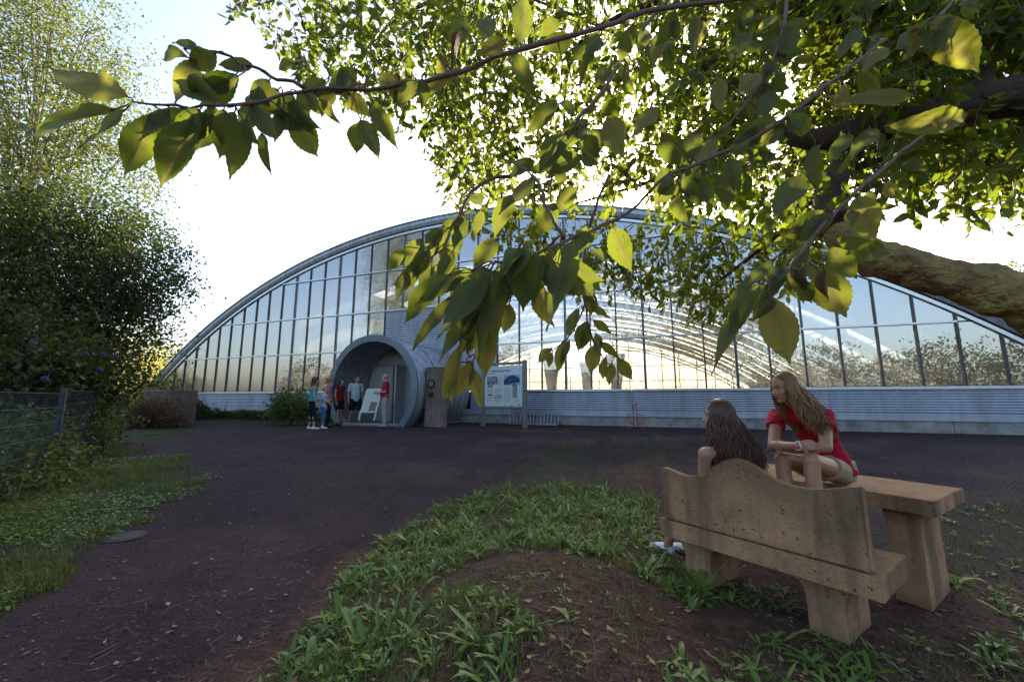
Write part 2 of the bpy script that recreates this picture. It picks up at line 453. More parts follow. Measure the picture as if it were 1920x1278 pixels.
def ground_mat():
    m, nt, N, L, b = new_mat('lava_gravel_ground')
    tc = N.new('ShaderNodeTexCoord'); P = tc.outputs['Object']
    def noise(scale, det=5, rough=0.6):
        n = N.new('ShaderNodeTexNoise'); n.inputs['Scale'].default_value = scale; n.inputs['Detail'].default_value = det; n.inputs['Roughness'].default_value = rough
        L.new(P, n.inputs['Vector']); return n.outputs[0]
    def ramp(src, stops):
        c = N.new('ShaderNodeValToRGB'); L.new(src, c.inputs[0])
        e = c.color_ramp.elements
        e[0].position, e[0].color = stops[0][0], (*stops[0][1], 1)
        e[1].position, e[1].color = stops[-1][0], (*stops[-1][1], 1)
        for p, col in stops[1:-1]:
            q = e.new(p); q.color = (*col, 1)
        return c.outputs[0]
    def mixc(f, a, c):
        x = N.new('ShaderNodeMix'); x.data_type = 'RGBA'; L.new(f, x.inputs[0]); L.new(a, x.inputs[6]); L.new(c, x.inputs[7]); return x.outputs[2]
    vor = N.new('ShaderNodeTexVoronoi'); vor.inputs['Scale'].default_value = 48; L.new(P, vor.inputs['Vector'])
    vor2 = N.new('ShaderNodeTexVoronoi'); vor2.inputs['Scale'].default_value = 130; L.new(P, vor2.inputs['Vector'])
    stone = ramp(vor.outputs['Color'], [(0.0, (0.008, 0.004, 0.0055)), (0.5, (0.031, 0.0155, 0.020)), (0.85, (0.054, 0.028, 0.034)), (1.0, (0.14, 0.10, 0.10))])
    fine = ramp(noise(7, 8, 0.75), [(0.3, (0.009, 0.0045, 0.006)), (0.7, (0.044, 0.022, 0.028))])
    half = N.new('ShaderNodeMix'); half.data_type = 'RGBA'; half.inputs[0].default_value = 0.5; L.new(stone, half.inputs[6]); L.new(fine, half.inputs[7])
    gravel = half.outputs[2]
    big = noise(0.75, 9, 0.72)
    dusty = ramp(big, [(0.42, (0, 0, 0)), (0.66, (1, 1, 1))])
    dm = N.new('ShaderNodeMath'); dm.operation = 'MULTIPLY'; dm.inputs[1].default_value = 0.6; L.new(dusty, dm.inputs[0])
    dcol = N.new('ShaderNodeRGB'); dcol.outputs[0].default_value = (0.075, 0.045, 0.038, 1)
    gravel = mixc(dm.outputs[0], gravel, dcol.outputs[0])
    soil = ramp(noise(9, 9, 0.75), [(0.28, (0.026, 0.013, 0.008)), (0.55, (0.090, 0.048, 0.029)), (0.75, (0.19, 0.108, 0.068))])
    grassc = ramp(noise(5, 8, 0.8), [(0.3, (0.012, 0.018, 0.007)), (0.55, (0.030, 0.044, 0.011)), (0.75, (0.060, 0.050, 0.024))])
    za = N.new('ShaderNodeAttribute'); za.attribute_name = 'zone'
    sp = N.new('ShaderNodeSeparateColor'); L.new(za.outputs['Color'], sp.inputs[0])
    col = mixc(sp.outputs[1], gravel, soil)
    col = mixc(sp.outputs[0], col, grassc)
    L.new(col, b.inputs['Base Color'])
    b.inputs['Roughness'].default_value = 0.92
    b.inputs['Specular IOR Level'].default_value = 0.25
    mh = N.new('ShaderNodeMath'); mh.operation = 'MULTIPLY_ADD'; mh.inputs[1].default_value = -1.0
    L.new(vor.outputs['Distance'], mh.inputs[0]); 
    nf = noise(30, 8, 0.7)
    L.new(nf, mh.inputs[2])
    m2 = N.new('ShaderNodeMath'); m2.operation = 'MULTIPLY_ADD'; m2.inputs[1].default_value = -0.35
    L.new(vor2.outputs['Distance'], m2.inputs[0]); L.new(mh.outputs[0], m2.inputs[2])
    bp = N.new('ShaderNodeBump'); bp.inputs['Strength'].default_value = 0.9; bp.inputs['Distance'].default_value = 0.022
    L.new(m2.outputs[0], bp.inputs['Height']); L.new(bp.outputs[0], b.inputs['Normal'])
    return m
M['ground'] = ground_mat()
ground = link('ground', make_ground(), None, M['ground'])
tag(ground, 'dark reddish lava gravel yard with grass verge and bare earth mound', None, None, 'structure')
# ------------------------------------------------------------------ exhibition hall
YAW = R(20.0)
WU = Vector((math.cos(YAW), -math.sin(YAW), 0))     # along the facade, to the right
WN = Vector((-math.sin(YAW), -math.cos(YAW), 0))    # out of the facade, towards the yard
WO = Vector((0, 16.4, 0))
UP = Vector((0, 0, 1))
def W(s, z, n=0.0):
    return WO + WU*s + WN*n + UP*z
ACX, ACZ, AR = -3.13, -21.05, 30.0
def arch_z(s, r=AR):
    return ACZ + math.sqrt(max(0.0, r*r-(s-ACX)**2))
def AP(ang, r, n):
    return W(ACX + r*math.sin(ang), ACZ + r*math.cos(ang), n)
A_END = math.asin(21.05/30.0)
HALL_LEN = 38.0
hall = thing('exhibition_hall', 'low arched exhibition hall with glazed end wall, corrugated metal plinth and tube porch', 'building', W(ACX, 0, 0))
SILL, FLB, FLT = 1.31, 0.35, 0.57
S0, S1 = ACX-21.05, ACX+21.05
mul_s = [-23.1, -22.22, -21.32, -20.46, -19.58, -18.69, -17.78, -16.87, -15.94, -15.0, -14.09, -13.14, -12.19, -11.25]
k0 = mul_s[-1]
for i in range(1, 13): mul_s.append(k0 + (1.28-k0)*i/13.0)
mul_s += [1.28, 2.25, 3.24, 4.22, 5.20, 6.21, 7.20, 8.18, 9.17, 10.16, 11.14, 12.11, 13.06, 14.01, 14.95, 15.9, 16.8]
IN0 = min(mul_s, key=lambda s: abs(s+6.62)); IN1 = min(mul_s, key=lambda s: abs(s+0.62))
TRANS = [3.26, 5.12, 7.10]

def bar(mb, s0, s1, z0, z1, n0, n1):
    mb.box(W(s0, z0, n0), WU*(s1-s0), UP*(z1-z0), WN*(n1-n0))

# concrete base, in cast lengths with recessed joints
x = S0
while x < S1-0.2:
    x2 = min(S1, x+4.2)
    m = MB(); bar(m, x, x2-0.015, -0.7, FLB, -0.35, -0.03); m.build('concrete_base', M['concrete'], hall, bevel=0.008)
    x = x2
# flat flashing strip
x = S0
while x < S1-0.2:
    x2 = min(S1, x+5.0)
    m = MB()
    bar(m, x, x2-0.008, FLB, FLT-0.08, -0.06, 0.012); bar(m, x, x2-0.008, FLT-0.077, FLT, -0.06, 0.004)
    m.build('flashing_strip', M['corr'], hall)
    x = x2
def corr_panel(s0, s1, z0, z1, parent, pitch=0.078, amp=0.017, name='corrugated_panel', n0=0.0):
    m = MB(); rows = []
    k = max(2, int(round((z1-z0)/pitch)))
    steps = k*6
    for i in range(steps+1):
        z = z0 + (z1-z0)*i/steps
        c = math.cos(2*math.pi*i/6.0)
        n = n0 - amp + amp*(1-abs(c)**1.6*math.copysign(1, c))
        rows.append([W(s0, z, n), W(s1, z, n)])
    m.grid(rows, smooth=True)
    m.build(name, M['corr'], parent)
T0 = -3.78                           # tunnel axis along the facade
TR = 1.90
TZ = 1.34
TMOUTH = 3.96
x = S0
seg = [(S0, -18.5), (-18.5, -12.5), (-12.5, T0-TR-0.02), (T0+TR+0.02, 4.7), (4.7, 10.7), (10.7, S1)]
for a, b_ in seg:
    corr_panel(a, b_-0.01, FLT, SILL-0.03, hall)
m = MB(); bar(m, S0, S1, FLB, SILL-0.03, -0.09, -0.05); m.build('wall_core', M['black'], hall)
for a, b_ in seg:
    m = MB(); bar(m, a, b_-0.012, SILL-0.03, SILL+0.02, -0.08, 0.055); bar(m, a, b_-0.012, SILL+0.02, SILL+0.055, -0.08, 0.02); m.build('window_sill', M['alu'], hall)
# corrugated infill over the porch
for a, b_ in ((IN0+0.04, (IN0+IN1)/2), ((IN0+IN1)/2, IN1-0.04)):
    corr_panel(a, b_-0.006, SILL+0.06, TRANS[1]-0.04, hall, pitch=0.095, amp=0.014)
m = MB(); bar(m, IN0+0.04, IN1-0.04, SILL+0.06, TRANS[1]-0.04, -0.10, -0.06); m.build('infill_core', M['black'], hall)
# mullions
for i, s in enumerate(mul_s):
    top = arch_z(s)-0.03
    if top < SILL+0.15: continue
    wide = abs(s-2.25) < .1 or abs(s-5.2) < .1 or abs(s-8.18) < .1 or abs(s-(-5.5)) < .45 or abs(s+12.19) < .1 or abs(s+9.3) < .4
    wd = 0.085 if wide else 0.05
    m = MB()
    zb = SILL+0.056 if not (IN0+0.1 < s < IN1-0.1) else TRANS[1]+0.031
    bar(m, s-wd/2, s+wd/2, zb, top, -0.07, 0.035)
    o = m.build('mullion', M['mull_wide'] if wide else M['mull'], hall)
    if wide:
        m = MB(); bar(m, s-0.018, s+0.018, zb+0.002, top-0.002, 0.0352, 0.05); m.build('gasket', M['mull'], o)
# transoms
for z in TRANS:
    ss = [s for s in mul_s if arch_z(s) > z + 0.02]
    a, b_ = ss[0], ss[-1]
    spans = [(a, b_)] if z > TRANS[0]+.1 else [(a, IN0-0.03), (IN1+0.03, b_)]
    for p, q in spans:
        m = MB(); bar(m, p, q, z-0.03, z+0.03, -0.05, 0.05); bar(m, p+0.002, q-0.002, z-0.012, z+0.012, 0.0502, 0.062)
        m.build('transom', M['alu'], hall)
# panes
levels = [SILL+0.05] + TRANS + [99]
cols = [S0+0.3] + mul_s + [S1-0.3]
prs = random.Random(3)
for a, b_ in zip(cols[:-1], cols[1:]):
    for j in range(4):
        z0, z1 = levels[j], levels[j+1]
        if a >= IN0-0.01 and b_ <= IN1+0.01 and j < 2: continue
        g = 0.02
        za, zb = min(z1-g, arch_z(a+g)), min(z1-g, arch_z(b_-g))
        if max(za, zb) < z0+0.08: continue
        pts = []
        tl = [prs.uniform(-0.004, 0.004) for _ in range(3)]
        def Q(s, z):
            return W(s, z, -0.02 + tl[0] + tl[1]*(s-a) + tl[2]*(z-z0)*0.5)
        pts.append(Q(a+g, z0+g))
        pts.append(Q(b_-g, z0+g))
        K = 5
        for k in range(K+1):
            s = b_-g + (a-b_+2*g)*k/K
            zz = min(z1-g, arch_z(s))
            if zz > z0+g+0.002: pts.append(Q(s, zz))
        if za <= z0+g+0.002 and zb <= z0+g+0.002: continue
        if za <= z0+g+0.002: pts = pts[1:]+[] if False else pts
        m = MB(); m.poly(pts)
        me = m.mesh('pane')
        if len(me.polygons) == 0: continue
        link('pane', me, hall, M['glass'])
# arch fascia: flange, dark groove, main band, top lip
def arch_sweep(name, prof, mat_, a0=-A_END, a1=A_END, n=96, parent=hall):
    """prof: closed list of (radial offset, n)"""
    m = MB(); rows = []
    for i in range(n+1):
        a = a0+(a1-a0)*i/n
        rows.append([AP(a, AR+dr, nn) for dr, nn in prof])
    m.grid(rows, smooth=False, close=True)
    m.poly([*rows[0]]); m.poly([*reversed(rows[-1])])
    return m.build(name, mat_, parent)
arch_sweep('arch_flange', [(-0.05, -0.08), (-0.05, 0.06), (0.05, 0.06), (0.05, -0.08)], M['alu'])
arch_sweep('arch_groove', [(0.052, -0.08), (0.052, 0.02), (0.10, 0.02), (0.10, -0.08)], M['mull'])
for i in range(6):
    a0 = -A_END + 2*A_END*i/6; a1 = -A_END + 2*A_END*(i+1)/6 - 0.0006
    arch_sweep('arch_fascia', [(0.102, -0.08), (0.102, 0.10), (0.24, 0.16), (0.40, 0.16), (0.40, -0.08)], M['galv'], a0, a1, 20)
    arch_sweep('roof_edge_trim', [(0.402, -0.08), (0.402, 0.20), (0.47, 0.20), (0.47, -0.08)], M['rooftop'], a0, a1, 20)
# roof shell: opaque bands with glazed bands between, and lattice arches below
bands = [(0.08, 5.4, 0)]
_d = 5.4
while _d < HALL_LEN-3.2:
    bands += [(_d, _d+1.75, 1), (_d+1.75, _d+2.9, 0)]; _d += 2.9
bands.append((_d, HALL_LEN, 0))
SK = A_END*0.86
SKL = 0.30
def vault(name, d0, d1, r, mat_, a0=-A_END, a1=A_END, n=60):
    m = MB(); rows = []
    for i in range(n+1):
        a = a0+(a1-a0)*i/n
        rows.append([AP(a, r, -d0), AP(a, r, -d1)])
    m.grid(rows)
    return m.build(name, mat_, hall)
for d0, d1, k in bands:
    if k == 0:
        vault('roof_band', d0, d1, AR+0.39, M['rooftop']); vault('roof_liner', d0, d1, AR+0.12, M['liner'])
    else:
        vault('skylight', d0, d1, AR+0.30, M['skylight'], -SKL, SK)
        for a, b_ in ((-A_END, -SKL), (SK, A_END)):
            vault('roof_band', d0, d1, AR+0.39, M['rooftop'], a, b_, 24); vault('roof_liner', d0, d1, AR+0.12, M['liner'], a, b_, 12)
        m = MB()
        for i in range(25):
            a = -SKL+(SK+SKL)*i/24
            m.tube([AP(a, AR+0.28, -d0), AP(a, AR+0.28, -d1)], 0.04, 6)
        m.build('skylight_bars', M['truss'], hall)
def truss(d):
    m = MB(); n = 46; t1 = []; t2 = []
    for i in range(n+1):
        a = -A_END+2*A_END*i/n
        t1.append(AP(a, AR+0.02, -d)); t2.append(AP(a, AR-0.95-0.35*math.cos(a*2.0), -d))
    m.tube(t1, 0.085, 6); m.tube(t2, 0.075, 6)
    for i in range(n):
        p, q = (t1[i], t2[i+1]) if i % 2 == 0 else (t2[i], t1[i+1])
        m.tube([p, q], 0.045, 5)
    m.build('roof_truss', M['truss'], hall)
for d in [1.2] + [5.2+2.9*i for i in range(0, 11, 2)] + [HALL_LEN-0.3]:
    truss(d)
# purlins along the hall
m = MB()
for i in range(19):
    a = -A_END*0.96+2*A_END*0.96*i/18
    m.tube([AP(a, AR-0.05, -0.3), AP(a, AR-0.05, -HALL_LEN+0.2)], 0.05, 5)
m.build('purlins', M['truss'], hall)
# diagonal wind braces
m = MB()
for i in range(6):
    a = -A_END*0.8+i*A_END*0.32
    m.tube([AP(a, AR-0.4, -1.2), AP(a+A_END*0.16, AR-0.4, -12.3)], 0.04, 5)
    m.tube([AP(a+A_END*0.16, AR-0.4, -1.2), AP(a, AR-0.4, -12.3)], 0.04, 5)
m.build('wind_braces', M['truss'], hall)
# rear wall: plinth, frame, glass
m = MB(); m.box(W(S0, -0.7, -HALL_LEN), WU*(S1-S0), UP*1.6, WN*-0.2); m.build('rear_plinth', M['concrete'], hall)
m = MB()
for s in mul_s[1::2]:
    t = arch_z(s)
    if t > 1.2: m.box(W(s-0.05, 0.9, -HALL_LEN), WU*0.1, UP*(t-0.9), WN*-0.1)
for z in TRANS:
    ss = [s for s in mul_s if arch_z(s) > z+0.02]
    m.box(W(ss[0], z-0.04, -HALL_LEN), WU*(ss[-1]-ss[0]), UP*0.08, WN*-0.12)
m.build('rear_frame', M['truss'], hall)
m = MB(); m.poly([W(S0, 0.9, -HALL_LEN-0.05)] + [W(S1, 0.9, -HALL_LEN-0.05)] + [AP(A_END-2*A_END*i/60, AR, -HALL_LEN-0.05) for i in range(61)])
m.build('rear_glazing', M['rear_glass'], hall)
# side gutters along the eaves
for s in (S0+0.05, S1-0.05):
    m = MB(); m.box(W(s-0.2, -0.7, 0.0), WU*0.4, UP*0.95, WN*-HALL_LEN); m.build('eaves_wall', M['concrete'], hall)
# tuff pillars standing in the hall (the mine props seen through the glass)
for i, (s, d, h, w) in enumerate(((0.4, 5, 3.3, .62), (1.9, 7, 3.1, .5), (3.6, 6, 3.4, .6), (-9.5, 8, 3.0, .6))):
    m = MB(); rows = []
    for k in range(9):
        t = k/8; rr = w*(0.42+1.3*abs(t-0.45)**1.7)
        rows.append([W(s+rr*math.cos(j*math.pi/5)*(1+.1*math.sin(j*3+k+i)), -0.1+h*t, -d+rr*0.8*math.sin(j*math.pi/5)) for j in range(10)])
    m.grid(rows, close=True); m.poly(rows[-1])
    o = m.build('tuff_pillar', M['tuff_dark'], None, loc=W(s, 0, -d))
    tag(o, ['waisted tuff pillar inside the hall, just right of the porch', 'slim tuff pillar inside the hall behind the information board', 'broad tuff pillar inside the hall left of the red bicycle stand', 'tuff pillar inside the hall left of the porch'][i], 'pillar', 'tuff pillars inside the hall')
# interior walkway railing seen against the rear light
m = MB()
for s in np.arange(-2, 13, 1.1):
    m.tube([W(s, -0.1, -14), W(s, 1.75, -14)], 0.025, 5)
for z in (0.9, 1.35, 1.75): m.tube([W(-2, z, -14), W(13, z, -14)], 0.03, 5)
m.build('walkway_railing', M['truss'], hall)

# ------------------------------------------------------------------ tube porch (part of the building)
def TP(ang, r, n):     # ang from the top, clockwise seen from the yard
    return W(T0 + r*math.sin(ang), TZ + r*math.cos(ang), n)
TA = math.acos(-TZ/TR) * 0.985
def tube_shell(name, r, n0, n1, amp, steps, mat_, a0=-TA, a1=TA, na=64):
    m = MB(); rows = []
    for i in range(steps+1):
        n = n0+(n1-n0)*i/steps
        rr = r + amp*math.cos(math.pi*i/2)
        rows.append([TP(a0+(a1-a0)*k/na, rr, n) for k in range(na+1)])
    m.grid(rows)
    return m.build(name, mat_, hall)
tube_shell('porch_shell', TR-0.06, 0.02, TMOUTH, 0.018, 2*int(TMOUTH/0.11)*2, M['galv'])
tube_shell('porch_lining', TR-0.13, TMOUTH-2.02, TMOUTH-0.02, 0.014, 96, M['galv'])
# seams of the tube plates
for n in (1.3, 2.6):
    tube_shell('plate_seam', TR-0.028, n, n+0.06, 0.0, 2, M['galv'])
# mouth ring
m = MB(); rows = []
na = 72
for i in range(na+1):
    a = -TA+2*TA*i/na
    rows.append([TP(a, r, n) for r, n in ((TR-0.235, TMOUTH-0.06), (TR-0.235, TMOUTH+0.05), (TR+0.0, TMOUTH+0.05), (TR+0.0, TMOUTH-0.06))])
m.grid(rows, smooth=False, close=True); m.poly(rows[0]); m.poly(list(reversed(rows[-1])))
ring = m.build('porch_ring', mat('ring_steel', (0.20, 0.25, 0.30), 0.45, 0.5, var=0.12, scale=2.5), hall)
for i in range(14):
    a = -TA*0.94+2*TA*0.94*i/13
    for da in (-0.018, 0.018):
        m = MB(); c = TP(a+da, TR-0.12, TMOUTH+0.05); m.tube([c, c+WN*0.012], 0.016, 6); m.build('bolt', M['galv'], ring)
# floor slab of the porch and threshold
ch = TR*math.sin(TA)
m = MB(); m.box(W(T0-ch+0.1, -0.4, 0.0), WU*(2*ch-0.2), UP*0.52, WN*(TMOUTH-0.02)); m.build('porch_floor', M['concrete'], hall)
m = MB(); m.box(W(T0-ch+0.25, 0.121, TMOUTH-0.16), WU*(2*ch-0.5), UP*0.03, WN*0.15); m.build('threshold', M['alu'], hall)
# end wall with doors
NE = TMOUTH-2.0
m = MB(); m.poly([TP(-TA+2*TA*k/48, TR-0.12, NE) for k in range(49)]); m.build('porch_end_wall', M['door'], hall)
def fb(s0, s1, z0, z1, n0, n1, name, mt, par=hall, bev=0):
    m = MB(); bar(m, T0+s0-1.15, T0+s1-1.15, z0, z1, NE+n0, NE+n1); return m.build(name, mt, par, bevel=bev)
fb(-0.42, 1.30, 2.30, 2.38, 0.002, 0.06, 'door_head', M['alu'])
d = fb(-0.42, 0.52, 0.13, 2.29, 0.004, 0.05, 'door', M['door'])
fb(0.40, 0.43, 1.05, 1.25, 0.05, 0.10, 'handle', M['alu'], d)
fb(0.54, 0.62, 0.13, 2.29, 0.004, 0.07, 'door_post', M['alu'])
fb(0.63, 1.06, 0.13, 2.29, 0.004, 0.01, 'doorway_shade', M['black'])  # black sheet painted in for the unlit opening
for i in range(24):
    z = 0.86+i*0.06
    fb(0.65, 1.04, z, z+0.042, 0.02, 0.05, 'shutter_slat', M['wood'])
fb(1.08, 1.13, 0.13, 2.35, 0.01, 0.10, 'door_post', M['alu'])
fb(1.32, 1.95, 0.13, 2.29, 0.004, 0.045, 'side_panel', M['door'])
o = MB(); o.box(W(T0+0.02, 0.13, NE+0.12), WN*0.75+WU*0.12, UP*2.15, WU*0.045); d2 = o.build('door', M['door'], hall)
# ------------------------------------------------------------------ stone bench and table
def stone_mat(name, base, dark, moss=0.5):
    m, nt, N, L, b = new_mat(name)
    tc = N.new('ShaderNodeTexCoord'); P = tc.outputs['Object']
    def noise(scale, det=6, rough=0.6, vec=None):
        n = N.new('ShaderNodeTexNoise'); n.inputs['Scale'].default_value = scale; n.inputs['Detail'].default_value = det; n.inputs['Roughness'].default_value = rough
        L.new(vec or P, n.inputs['Vector']); return n.outputs[0]
    def ramp(src, a, b_, c0=(0, 0, 0), c1=(1, 1, 1)):
        c = N.new('ShaderNodeValToRGB'); L.new(src, c.inputs[0])
        e = c.color_ramp.elements; e[0].position, e[0].color, e[1].position, e[1].color = a, (*c0, 1), b_, (*c1, 1); return c.outputs[0]
    def mixc(f, a, c):
        x = N.new('ShaderNodeMix'); x.data_type = 'RGBA'
        L.new(f, x.inputs[0]) if not isinstance(f, float) else setattr(x.inputs[0], 'default_value', f)
        L.new(a, x.inputs[6]); L.new(c, x.inputs[7]); return x.outputs[2]
    def rgb(c):
        q = N.new('ShaderNodeRGB'); q.outputs[0].default_value = (*c, 1); return q.outputs[0]
    col = ramp(noise(3.5, 8, 0.7), 0.3, 0.72, tuple(c*0.55 for c in base), tuple(min(1, c*1.2) for c in base))
    # inclusions: dark and light chips
    def chips(scale, thr, colour, col, jit, sel_lo=0.55):
        v = N.new('ShaderNodeTexVoronoi'); v.inputs['Scale'].default_value = scale; v.inputs['Randomness'].default_value = 1.0
        w = N.new('ShaderNodeVectorMath'); w.operation = 'ADD'
        nn = N.new('ShaderNodeTexNoise'); nn.inputs['Scale'].default_value = scale*1.6; L.new(P, nn.inputs['Vector'])
        sc_ = N.new('ShaderNodeVectorMath'); sc_.operation = 'SCALE'; sc_.inputs['Scale'].default_value = jit; L.new(nn.outputs['Color'], sc_.inputs[0])
        L.new(P, w.inputs[0]); L.new(sc_.outputs[0], w.inputs[1]); L.new(w.outputs[0], v.inputs['Vector'])
        d = ramp(v.outputs['Distance'], thr*0.8, thr, (1, 1, 1), (0, 0, 0))
        sel = N.new('ShaderNodeSeparateColor'); L.new(v.outputs['Color'], sel.inputs[0])
        s2 = ramp(sel.outputs[0], sel_lo, sel_lo+0.05)
        mm = N.new('ShaderNodeMath'); mm.operation = 'MULTIPLY'; L.new(d, mm.inputs[0]); L.new(s2, mm.inputs[1])
        return mixc(mm.outputs[0], col, rgb(colour)), mm.outputs[0]
    col, c1 = chips(26, 0.24, dark, col, 0.05, 0.72)
    col, c2 = chips(90, 0.30, tuple(d*0.8 for d in dark), col, 0.01)
    col, c3 = chips(110, 0.22, (0.42, 0.36, 0.29), col, 0.008)
    # lichen and green algae: on top faces and in runs below them
    geo = N.new('ShaderNodeNewGeometry'); sx = N.new('ShaderNodeSeparateXYZ'); L.new(geo.outputs['Normal'], sx.inputs[0])
    up = ramp(sx.outputs[2], 0.25, 0.85)
    mp = N.new('ShaderNodeMapping'); mp.inputs['Scale'].default_value = (4.5, 4.5, 0.55); L.new(P, mp.inputs[0])
    runs = ramp(noise(1.0, 4, 0.55, mp.outputs[0]), 0.47, 0.62)
    blot = ramp(noise(2.2, 7, 0.7), 0.40, 0.62)
    mul = N.new('ShaderNodeMath'); mul.operation = 'MULTIPLY'; L.new(runs, mul.inputs[0]); mul.inputs[1].default_value = moss*1.3
    mx = N.new('ShaderNodeMath'); mx.operation = 'MAXIMUM'; L.new(mul.outputs[0], mx.inputs[0])
    mu2 = N.new('ShaderNodeMath'); mu2.operation = 'MULTIPLY'; L.new(up, mu2.inputs[0]); mu2.inputs[1].default_value = 0.62
    L.new(mu2.outputs[0], mx.inputs[1])
    mu3 = N.new('ShaderNodeMath'); mu3.operation = 'MULTIPLY_ADD'; L.new(blot, mu3.inputs[0]); mu3.inputs[1].default_value = 0.10; L.new(mx.outputs[0], mu3.inputs[2]); mu3.use_clamp = True
    sz_ = N.new('ShaderNodeSeparateXYZ'); L.new(P, sz_.inputs[0])
    zr = N.new('ShaderNodeMapRange'); zr.inputs[1].default_value = 0.72; zr.inputs[2].default_value = 0.95; L.new(sz_.outputs[2], zr.inputs[0])
    zb_ = N.new('ShaderNodeMapRange'); zb_.inputs[1].default_value = 0.12; zb_.inputs[2].default_value = -0.05; L.new(sz_.outputs[2], zb_.inputs[0])
    zm = N.new('ShaderNodeMath'); zm.operation = 'MAXIMUM'; L.new(zr.outputs[0], zm.inputs[0]); L.new(zb_.outputs[0], zm.inputs[1])
    zn = N.new('ShaderNodeMath'); zn.operation = 'MULTIPLY'; L.new(zm.outputs[0], zn.inputs[0]); L.new(ramp(noise(7, 8, 0.75), 0.30, 0.62), zn.inputs[1])
    zx = N.new('ShaderNodeMath'); zx.operation = 'MAXIMUM'; L.new(zn.outputs[0], zx.inputs[0]); L.new(mu3.outputs[0], zx.inputs[1])
    zs = N.new('ShaderNodeMath'); zs.operation = 'MULTIPLY'; zs.inputs[1].default_value = 0.85; L.new(zx.outputs[0], zs.inputs[0])
    col = mixc(zs.outputs[0], col, rgb((0.100, 0.080, 0.050)))
    L.new(col, b.inputs['Base Color']); b.inputs['Roughness'].default_value = 0.9; b.inputs['Specular IOR Level'].default_value = 0.25
    h = N.new('ShaderNodeMath'); h.operation = 'MULTIPLY_ADD'; L.new(c1, h.inputs[0]); h.inputs[1].default_value = -0.5; L.new(noise(70, 6, 0.7), h.inputs[2])
    bp = N.new('ShaderNodeBump'); bp.inputs['Strength'].default_value = 0.8; bp.inputs['Distance'].default_value = 0.014
    L.new(h.outputs[0], bp.inputs['Height']); L.new(bp.outputs[0], b.inputs['Normal'])
    return m
M['tuff'] = stone_mat('tuff_stone', (0.56, 0.310, 0.165), (0.14, 0.085, 0.06), 0.55)  # bench and table tuff: warmth of the flash put into the base colour
M['tuff_p'] = stone_mat('pillar_stone', (0.30, 0.225, 0.20), (0.12, 0.09, 0.08), 0.35)

B_A = -0.952
B_O = Vector((1.233, 3.512, -0.443))
BU = Vector((math.cos(B_A), math.sin(B_A), 0)); BV = Vector((-math.sin(B_A), math.cos(B_A), 0))
def B(u, v, z): return B_O + BU*u + BV*v + UP*z
SEAT = 0.46
def rough_mesh(o, amt, seed=0.0, cuts=0):
    me = o.data
    bm = bmesh.new(); bm.from_mesh(me)
    if cuts: bmesh.ops.subdivide_edges(bm, edges=bm.edges[:], cuts=cuts, use_grid_fill=True)
    for v in bm.verts:
        n = mnoise.noise_vector(v.co*9 + Vector((seed, seed*2, 0)))
        n2 = mnoise.noise_vector(v.co*31 + Vector((seed, 0, 4)))
        v.co += n*amt + n2*amt*0.4
    bm.to_mesh(me); bm.free()
bench = thing('stone_bench', 'brown tuff stone bench with curved backrest turned to the viewer', 'bench', B(0.7, 0.3, 0))
m = MB(); m.box(B(0, 0, SEAT-0.134), BU*1.401, BV*0.565, UP*0.134)
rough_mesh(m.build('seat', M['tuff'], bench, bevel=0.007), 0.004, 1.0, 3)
# backrest with a wavy top, leaning back a little over the seat's edge
prof = []
UL, UR, HP = 0.042, 1.359, 0.43
for i in range(41):
    t = i/40.0
    hump = math.exp(-((t-0.47)/0.17)**2)*0.15
    dip = -0.035*math.exp(-((t-0.17)/0.09)**2) - 0.03*math.exp(-((t-0.86)/0.12)**2)
    prof.append((UL+(UR-UL)*t, HP-0.03+hump+dip+0.012*abs(2*t-1)**4+0.07*sstep(0.64, 0.95, t)))
m = MB()
rows = []
for u, h in prof:
    lo, hi = SEAT+0.006, SEAT+h
    K = 7
    f = [B(u, 0.004-0.012*k/K, lo+(hi-lo)*k/K) for k in range(K+1)]
    bk = [B(u, 0.105-0.035*k/K, lo+(hi-lo)*k/K) for k in range(K, -1, -1)]
    rows.append(f+bk)
m.grid(rows, smooth=False, close=True); m.poly(list(reversed(rows[0]))); m.poly(rows[-1])
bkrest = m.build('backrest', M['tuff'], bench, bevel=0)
bm = bmesh.new(); bm.from_mesh(bkrest.data); bmesh.ops.remove_doubles(bm, verts=bm.verts, dist=1e-5); bmesh.ops.recalc_face_normals(bm, faces=bm.faces)
es = [e for e in bm.edges if len(e.link_faces) == 2 and e.calc_face_angle(0) > 0.8]
bmesh.ops.bevel(bm, geom=es, offset=0.010, segments=2, affect='EDGES'); bm.to_mesh(bkrest.data); bm.free()
rough_mesh(bkrest, 0.0022, 3.0)
def stone_leg(u0, u1, v0, v1, z1, zb, parent, flare=0.05, frame=B):
    """slab leg: hollow curve towards the seat on the inner sides"""
    m = MB(); rows = []
    for k in range(9):
        t = k/8.0; z = zb+(z1-zb)*t
        c = 0.0 if t < 0.70 else flare*(1-math.sqrt(max(0, 1-((t-0.70)/0.30)**2)))
        if t > 0.88: c = flare
        rows.append([frame(u0-c, v0-c*0.3, z), frame(u1+c, v0-c*0.3, z), frame(u1+c, v1+c*0.3, z), frame(u0-c, v1+c*0.3, z)])
    m.grid(rows, smooth=False, close=True); m.poly(list(reversed(rows[0]))); m.poly(rows[-1])
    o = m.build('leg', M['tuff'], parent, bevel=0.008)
    rough_mesh(o, 0.004, u0*7, 1)
stone_leg(0.18, 0.38, 0.06, 0.50, SEAT-0.136, -0.15, bench)
stone_leg(1.00, 1.20, 0.06, 0.50, SEAT-0.136, -0.15, bench)
T_A = B_A-0.058
